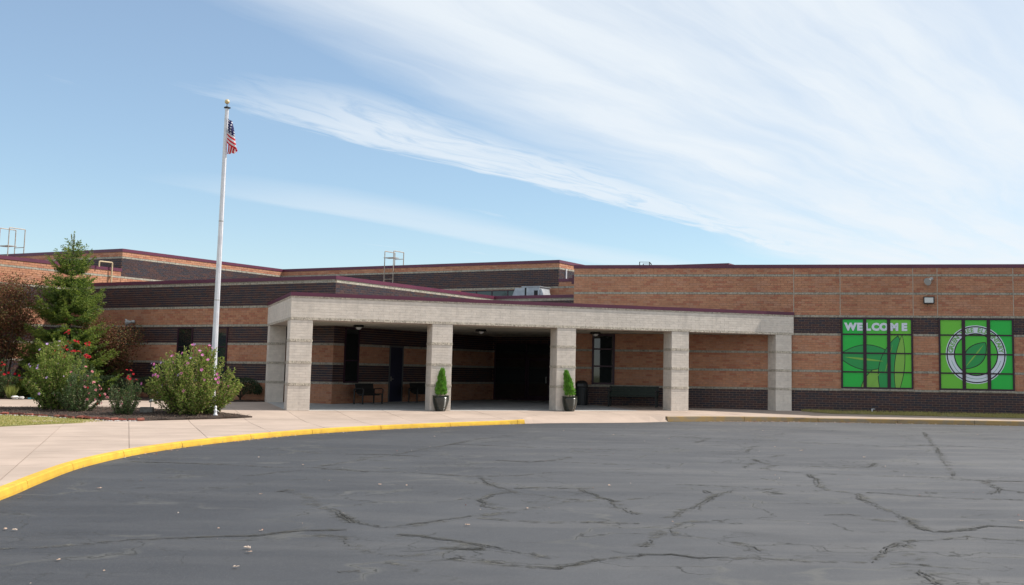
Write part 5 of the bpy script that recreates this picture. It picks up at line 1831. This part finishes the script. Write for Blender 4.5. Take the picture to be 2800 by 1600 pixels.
any_ = lambda x, y, z: True
bush('rose_of_sharon', 'wide rose of sharon shrub with many pink blooms before the flagpole', 'shrub', (-14.55, 39.15), 1.62, 2.30, 140, 22000, M_ROSG, (.40, .27, .15, .18), .080,
     [('pink', 34, .060, any_), ('lilac', 16, .05, lambda x, y, z: x < 0.3)], up=.58, foot=.40)
bush('rose_of_sharon', 'tall rose of sharon shrub with few lilac blooms, left in the mulch bed', 'shrub', (-19.25, 39.1), 1.02, 2.35, 80, 13000, M_ROSG, (.45, .30, .18, .07), .075,
     [('lilac', 16, .052, any_)], up=.9, foot=.30)
bush('red_rose_bush', 'red rose bush rising behind the left rose of sharon', 'shrub', (-19.35, 40.45), .80, 2.62, 40, 4600, M_ROSE, (.4, .3, .2, .1), .055,
     [('red', 60, .055, lambda x, y, z: z > 1.7)], bloom='rose', up=.8, group='rose bushes')
bush('pink_rose_bush', 'rose bush with pale pink blooms along its right side', 'shrub', (-18.25, 38.7), .80, 1.40, 52, 8000, M_ROSE, (.38, .36, .14, .12), .060,
     [('rose', 20, .052, lambda x, y, z: x > .15), ('red', 3, .04, lambda x, y, z: x > .3), ('rose', 5, .05, lambda x, y, z: x < 0)], bloom='rose', group='rose bushes')
bush('red_rose_bush', 'small rose bush with few red blooms, beside the concrete block', 'shrub', (-16.35, 38.0), .60, 1.36, 40, 5200, M_ROSE, (.34, .34, .14, .18), .055,
     [('red', 10, .045, lambda x, y, z: z > 1.0), ('rose', 6, .035, any_)], bloom='rose', group='rose bushes')
bush('red_rose_bush', 'red rose bush cut by the left picture edge, behind the walk', 'shrub', (-25.9, 47.6), .95, 1.75, 50, 6500, M_ROSE, (.4, .3, .2, .1), .06,
     [('red', 46, .06, any_)], bloom='rose', group='rose bushes')
# yellow green tuft and the pale stone beside it
x, y = -25.05, 47.25; gz = ground_z(x, y) + .04
n = 170
a = nrg.random(n) * 6.283; r = nrg.random(n) * .12
P = np.column_stack([r * np.cos(a), r * np.sin(a), np.full(n, -.01)]); D = unit(np.column_stack([np.cos(a) * r * 4, np.sin(a) * r * 4, np.ones(n)]))
tuft = link('grass_tuft', leaf_mesh('grass_tuft', P, D, sides(D), nrg.uniform(.3, .62, n), .012, [mat('tuft_blade', (0.26, 0.29, 0.07), None, .7, transl=.3)]), None, (x, y, gz))
tag(tuft, 'yellow green grass tuft beside the leftmost red rose bush', 'plant')
mb = MB(); pebble(mb, (0, 0, .06), .15); pebble(mb, (.3, -.03, .05), .12); 
o = obj('garden_stone', mb, M_ROCK[0], None, (-24.75, 46.98, gz - .01)); tag(o, 'pale flat stones lying below the yellow green grass tuft', 'stone')
mb = MB(); mb.tube([(-.6, 0, .02), (-.2, .06, .02), (.3, -.05, .02), (.8, .05, .02), (1.2, 0, .02)], .022, 6)
o = obj('garden_hose', mb, mat('blue_hose', (0.06, 0.28, 0.36), None, .5), None, (-23.6, 46.96, ground_z(-23.6, 46.96) + .035)); tag(o, 'blue green garden hose lying at the edge of the walk', 'hose')
mb = MB(); mb.lathe([(.10, 0), (.115, .02), (.07, .08), (.06, .18), (.085, .22), (.05, .30), (.035, .32), (.055, .37), (.05, .43), (.01, .46)], 12)
o = obj('pole_base_figure', mb, M_WHITE, None, (-13.55, 38.62, ground_z(-13.55, 38.62) + .05), smooth=True); o.scale = (.75, .75, .72); tag(o, 'small white figure standing in for the flagpole base, below the pink blooms', 'figure')  # added figure shape that stands in for the pole's white base


def boxwood(loc, rx, h, label):
    gz = ground_z(*loc) + .03
    t = thing('box_hedge', label, 'hedge', (loc[0], loc[1], gz), group='clipped round hedges by the left wall')
    n = 5200
    d = unit(nrg.normal(size=(n, 3))); d[:, 2] = np.abs(d[:, 2]) * 1.0 - .25
    d = unit(d)
    rr = (.80 + .22 * nrg.random(n)) * (1 + .06 * np.sin(d[:, 0] * 7 + d[:, 2] * 5))
    P = d * rr[:, None] * np.array([rx, rx * .85, h * .56]) + np.array([0, 0, h * .42])
    P[:, 2] = np.maximum(P[:, 2], .03)
    D = unit(d + nrg.normal(size=(n, 3)) * .7)
    link('foliage', leaf_mesh('foliage', P, D, sides(D), nrg.uniform(.035, .07, n), nrg.uniform(.012, .024, n), M_BOX, nrg.integers(0, 3, n)), t)
    mb = MB(); mb.tube([(0, 0, -.04), (.02, 0, h * .5)], [.05, .02], 6)
    for k in range(7):
        a = k * .9; mb.tube([(0, 0, .1), (rx * .6 * math.cos(a), rx * .5 * math.sin(a), h * .6)], [.02, .008], 5)
    obj('stems', mb, M_BARK, t)


boxwood((-22.15, 49.6), .85, 1.0, 'clipped round hedge left of the small red rose bush')
boxwood((-20.55, 50.2), .80, .95, 'clipped round hedge between the small red rose and the pink flowered bush')
boxwood((-16.15, 48.95), .85, 1.0, 'clipped round hedge beside the rear left canopy pillar')


# spruce: trunk, drooping limbs in whorls, twigs set with needles
def spruce(loc, h, r0, label):
    gz = ground_z(*loc) + .03
    t = thing('spruce_tree', label, 'tree', (loc[0], loc[1], gz))
    mb = MB(); mb.tube([(0, 0, -.1), (.02, 0, h * .35), (-.01, .01, h * .7), (0, 0, h * .985)], [.11, .075, .04, .008], 8)
    obj('trunk', mb, M_BARK, t)
    PP, DD, LL, MI = [], [], [], []
    limbs = MB()
    z = .25
    while z < h * .94:
        k = z / h
        R = r0 * (1 - k) ** .82 * rnd.uniform(.86, 1.1) + .05
        n = rnd.randint(7, 10) if k < .8 else rnd.randint(4, 5)
        ph = rnd.random() * 6.28
        for i in range(n):
            a = ph + 2 * math.pi * i / n + rnd.gauss(0, .16)
            L = R * rnd.uniform(.72, 1.16)
            rise = (-.22 if k < .45 else .05 if k < .7 else .75) + rnd.gauss(0, .08)
            pts = []
            for q in range(7):
                u = q / 6
                zz = z + L * (rise * u + (.30 * u * u if k < .7 else .1 * u * u)) - .10 * L * math.sin(u * 3.1)
                pts.append(Vector((L * u * math.cos(a), L * u * math.sin(a), zz)))
            limbs.tube(pts, [max(.004, .022 * (1 - q / 7) * (1 - .6 * k)) for q in range(7)], 4, cap=False)
            ntw = max(6, int(L * 36))
            for w in range(ntw):
                u = .12 + .88 * (w + rnd.random()) / ntw
                q = min(5, int(u * 6)); f = u * 6 - q
                b0 = pts[q].lerp(pts[q + 1], f)
                sd = 1 if w % 2 else -1
                tl = (.34 * L + .10) * (1.08 - u) * rnd.uniform(.6, 1.15) + .07
                ang = a + sd * rnd.uniform(.5, 1.05)
                dz = -rnd.uniform(.05, .40) if k < .65 else rnd.uniform(0, .5)
                td = Vector((math.cos(ang), math.sin(ang), dz)).normalized()
                m = max(4, int(tl / .026))
                tone = rnd.choice([0, 0, 1, 1, 2, 2, 3]) if u > .55 else rnd.choice([0, 1, 1])
                for s_ in range(m):
                    v = (s_ + rnd.random() * .6) / m
                    p = b0 + td * tl * v
                    PP.append(p)
                    DD.append((td * .75 + Vector((rnd.gauss(0, .65), rnd.gauss(0, .65), rnd.gauss(.12, .55)))).normalized())
                    LL.append(rnd.uniform(.045, .075)); MI.append(tone)
        z += rnd.uniform(.17, .25) * (1 if k < .75 else 1.3)
    # bare upright shoots of the leader
    for i in range(11):
        a = rnd.random() * 6.28; z0 = h * rnd.uniform(.84, .95); L = rnd.uniform(.18, .42); rr = .12 * (1 - z0 / h) / .1
        p0 = Vector((0, 0, z0)); p1 = Vector((rr * math.cos(a), rr * math.sin(a), z0 + .12)); p2 = p1 + Vector((.05 * math.cos(a), .05 * math.sin(a), L))
        limbs.tube([p0, p1, p2], [.012, .010, .006], 4)
        for s_ in range(22):
            p = p1.lerp(p2, rnd.random()); PP.append(p); DD.append(Vector((rnd.gauss(0, .6), rnd.gauss(0, .6), 1)).normalized()); LL.append(.04); MI.append(3)
    for s_ in range(70):
        p = Vector((0, 0, h * rnd.uniform(.90, 1.0))); PP.append(p); DD.append(Vector((rnd.gauss(0, .7), rnd.gauss(0, .7), .8)).normalized()); LL.append(.045); MI.append(3)
    obj('limbs', limbs, M_BARK, t)
    P = np.array([tuple(p) for p in PP]); D = np.array([tuple(p) for p in DD]); n = len(P)
    link('foliage', leaf_mesh('foliage', P, D, sides(D), np.array(LL) * 1.35, nrg.uniform(.011, .019, n), M_SPR, MI), t)
    return t


spruce((-24.0, 49.6), 7.25, 2.5, 'pointed green spruce tree in front of the left wall')


def small_tree(name, label, loc, h, rx, trunks, n_leaf, seed_low=.3, group=None):
    gz = ground_z(*loc) + .03
    t = thing(name, label, 'tree', (loc[0], loc[1], gz), group=group)
    mb = MB(); ends = []
    for i in range(trunks):
        a = rnd.random() * 6.28; r = rx * rnd.uniform(.25, .75)
        pts = [(rnd.gauss(0, .05), rnd.gauss(0, .05), -.08)]
        for k in range(1, 6):
            u = k / 5
            pts.append((r * u ** 1.3 * math.cos(a) + rnd.gauss(0, .05), r * u ** 1.3 * math.sin(a) + rnd.gauss(0, .05), h * .9 * u))
        mb.tube(pts, [.05, .042, .034, .026, .018, .008], 6)
        for b_ in range(9):
            u = rnd.uniform(seed_low, 1.0); q = min(4, int(u * 5)); f = u * 5 - q
            p0 = Vector(pts[q]).lerp(Vector(pts[q + 1]), f)
            an = rnd.random() * 6.28; L = rx * rnd.uniform(.3, .8) * (1.15 - .6 * u)
            p2 = p0 + Vector((L * math.cos(an), L * math.sin(an), L * rnd.uniform(.1, .8)))
            pm = p0.lerp(p2, .5) + Vector((0, 0, .08))
            mb.tube([p0, pm, p2], [.018, .011, .004], 5)
            ends += [tuple(pm), tuple(p2), tuple(p2)]
    obj('trunk', mb, M_BARK, t)
    E_ = np.array(ends)
    ci = nrg.integers(0, len(E_), n_leaf)
    P = E_[ci] + nrg.normal(size=(n_leaf, 3)) * np.array([.26, .26, .17])
    P = P[P[:, 2] > .15]; n = len(P)
    D = unit(nrg.normal(size=(n, 3)) + np.array([0, 0, .2]))
    tone = np.where(nrg.random(n) < .7, nrg.integers(0, 3, n), 3)
    link('crown', leaf_mesh('crown', P, D, sides(D), nrg.uniform(.05, .10, n), nrg.uniform(.016, .032, n), M_BURG, tone, fold=.05), t)
    return t


small_tree('burgundy_tree', 'reddish brown small tree at the left edge, beside the spruce', (-26.7, 49.6), 5.1, 1.95, 8, 24000, .28, 'reddish brown small trees')
small_tree('burgundy_tree', 'low reddish brown shrub tree right of the spruce, in the shade', (-22.75, 51.0), 3.25, 1.55, 7, 15000, .22, 'reddish brown small trees')

# ------------------------------------------------------------------ fallen leaves
M_LEAF = [mat('dry_leaf', c, sc(c, .8), 0.8, 20, transl=.2) for c in ((0.62, 0.44, 0.33), (0.52, 0.32, 0.22), (0.68, 0.55, 0.46))]
LEAF_LABEL = {3: 'small reddish leaf on the dark asphalt near the yellow kerb', 7: 'large pale curled leaf on the asphalt, left foreground'}


def leaf_shape(r):
    mb = MB()
    out = [(-1, 0), (-.55, .42), (-.1, .30), (.15, .62), (.4, .28), (.95, .1), (.55, -.22), (.3, -.6), (-.05, -.32), (-.5, -.45)]
    n = len(out)
    z = [rnd.uniform(0.0, .5) for _ in out]
    for i in range(n):
        j = (i + 1) % n
        mb.poly([(0, 0, .12 * r), (out[i][0] * r, out[i][1] * r, z[i] * r), (out[j][0] * r, out[j][1] * r, z[j] * r)])
    return mb


leaf_objs = []
leaf_mes = [leaf_shape(.042).mesh('fallen_leaf', M_LEAF[k % 3]) for k in range(5)]
for i, (x, y) in enumerate(LEAVES):
    big_ = i in (2, 7, 24)
    o = link('fallen_leaf', leaf_mes[1] if i in (0, 1, 3) else leaf_mes[(0, 2, 3)[i % 3]], None, (x, y, -.318), rnd.random() * 6.28)
    o.scale = (1.25,) * 3 if big_ else (rnd.uniform(.7, 1.05),) * 3
    o['group'] = 'dry leaves scattered over the asphalt'
    o['category'] = 'leaf'
    leaf_objs.append((o, i, x, y))
ORD = ['leftmost', 'second from left', 'third from left', 'fourth from left', 'fifth from left', 'sixth from left', 'seventh from left', 'eighth from left', 'ninth from left', 'tenth from left']
for lo, hi, row in ((0, 14, 'among the nearest leaves'), (14, 18, 'in the second nearest row of leaves'), (18, 24, 'in the middle distance'), (24, 34, 'in the far part of the asphalt'), (34, 60, 'close to the far kerb')):
    L = sorted([q for q in leaf_objs if lo <= q[3] < hi], key=lambda q: project(q[2], q[3], -.33)[0])
    for k, (o, i, x, y) in enumerate(L):
        o['label'] = LEAF_LABEL.get(i) or ('dry %s leaf, %s %s' % ('brown' if i in (0, 1) else 'pale', ORD[k] if k < len(L) - 1 or k < 2 else 'rightmost', row))
# litter swept along the kerb foot
mb = MB()
for i in range(900):
    k = rnd.random()
    if k < .62:
        p = KR_L[min(len(KR_L) - 1, int(abs(rnd.gauss(0, .16)) * len(KR_L)) + 4)]
        x, y = p[0] + rnd.gauss(0, .5), p[1] - abs(rnd.gauss(0, .10)) - .06
        if rnd.random() < .15: y -= abs(rnd.gauss(0, 1.2))
    elif k < .85:
        p = KL[rnd.randrange(len(KL) // 2, len(KL))]; x, y = p[0] + abs(rnd.gauss(0, .15)) + .06, p[1] - .05 - abs(rnd.gauss(0, .1))
    else:
        x, y = rnd.uniform(-9, 12), rnd.uniform(9, 44)
        if x < -6 and y < 34: x += 3
    r = rnd.uniform(.010, .030) * (0.6 if k > .85 else 1)
    a = rnd.random() * 6.28; c, s_ = math.cos(a), math.sin(a)
    mb.quad((x - r * c, y - r * s_, -.322), (x + r * .5 * s_, y - r * .5 * c, -.322 + rnd.random() * r), (x + r * c, y + r * s_, -.32), (x - r * .5 * s_, y + r * .5 * c, -.322 + rnd.random() * r), rnd.randrange(4))
kind(obj('leaf_litter', mb, M_LEAF + [mat('red_litter', (0.40, 0.10, 0.07), None, .8)]), 'stuff')

for o in list(scene.objects):
    if 'org' in o.keys():
        del o['org']
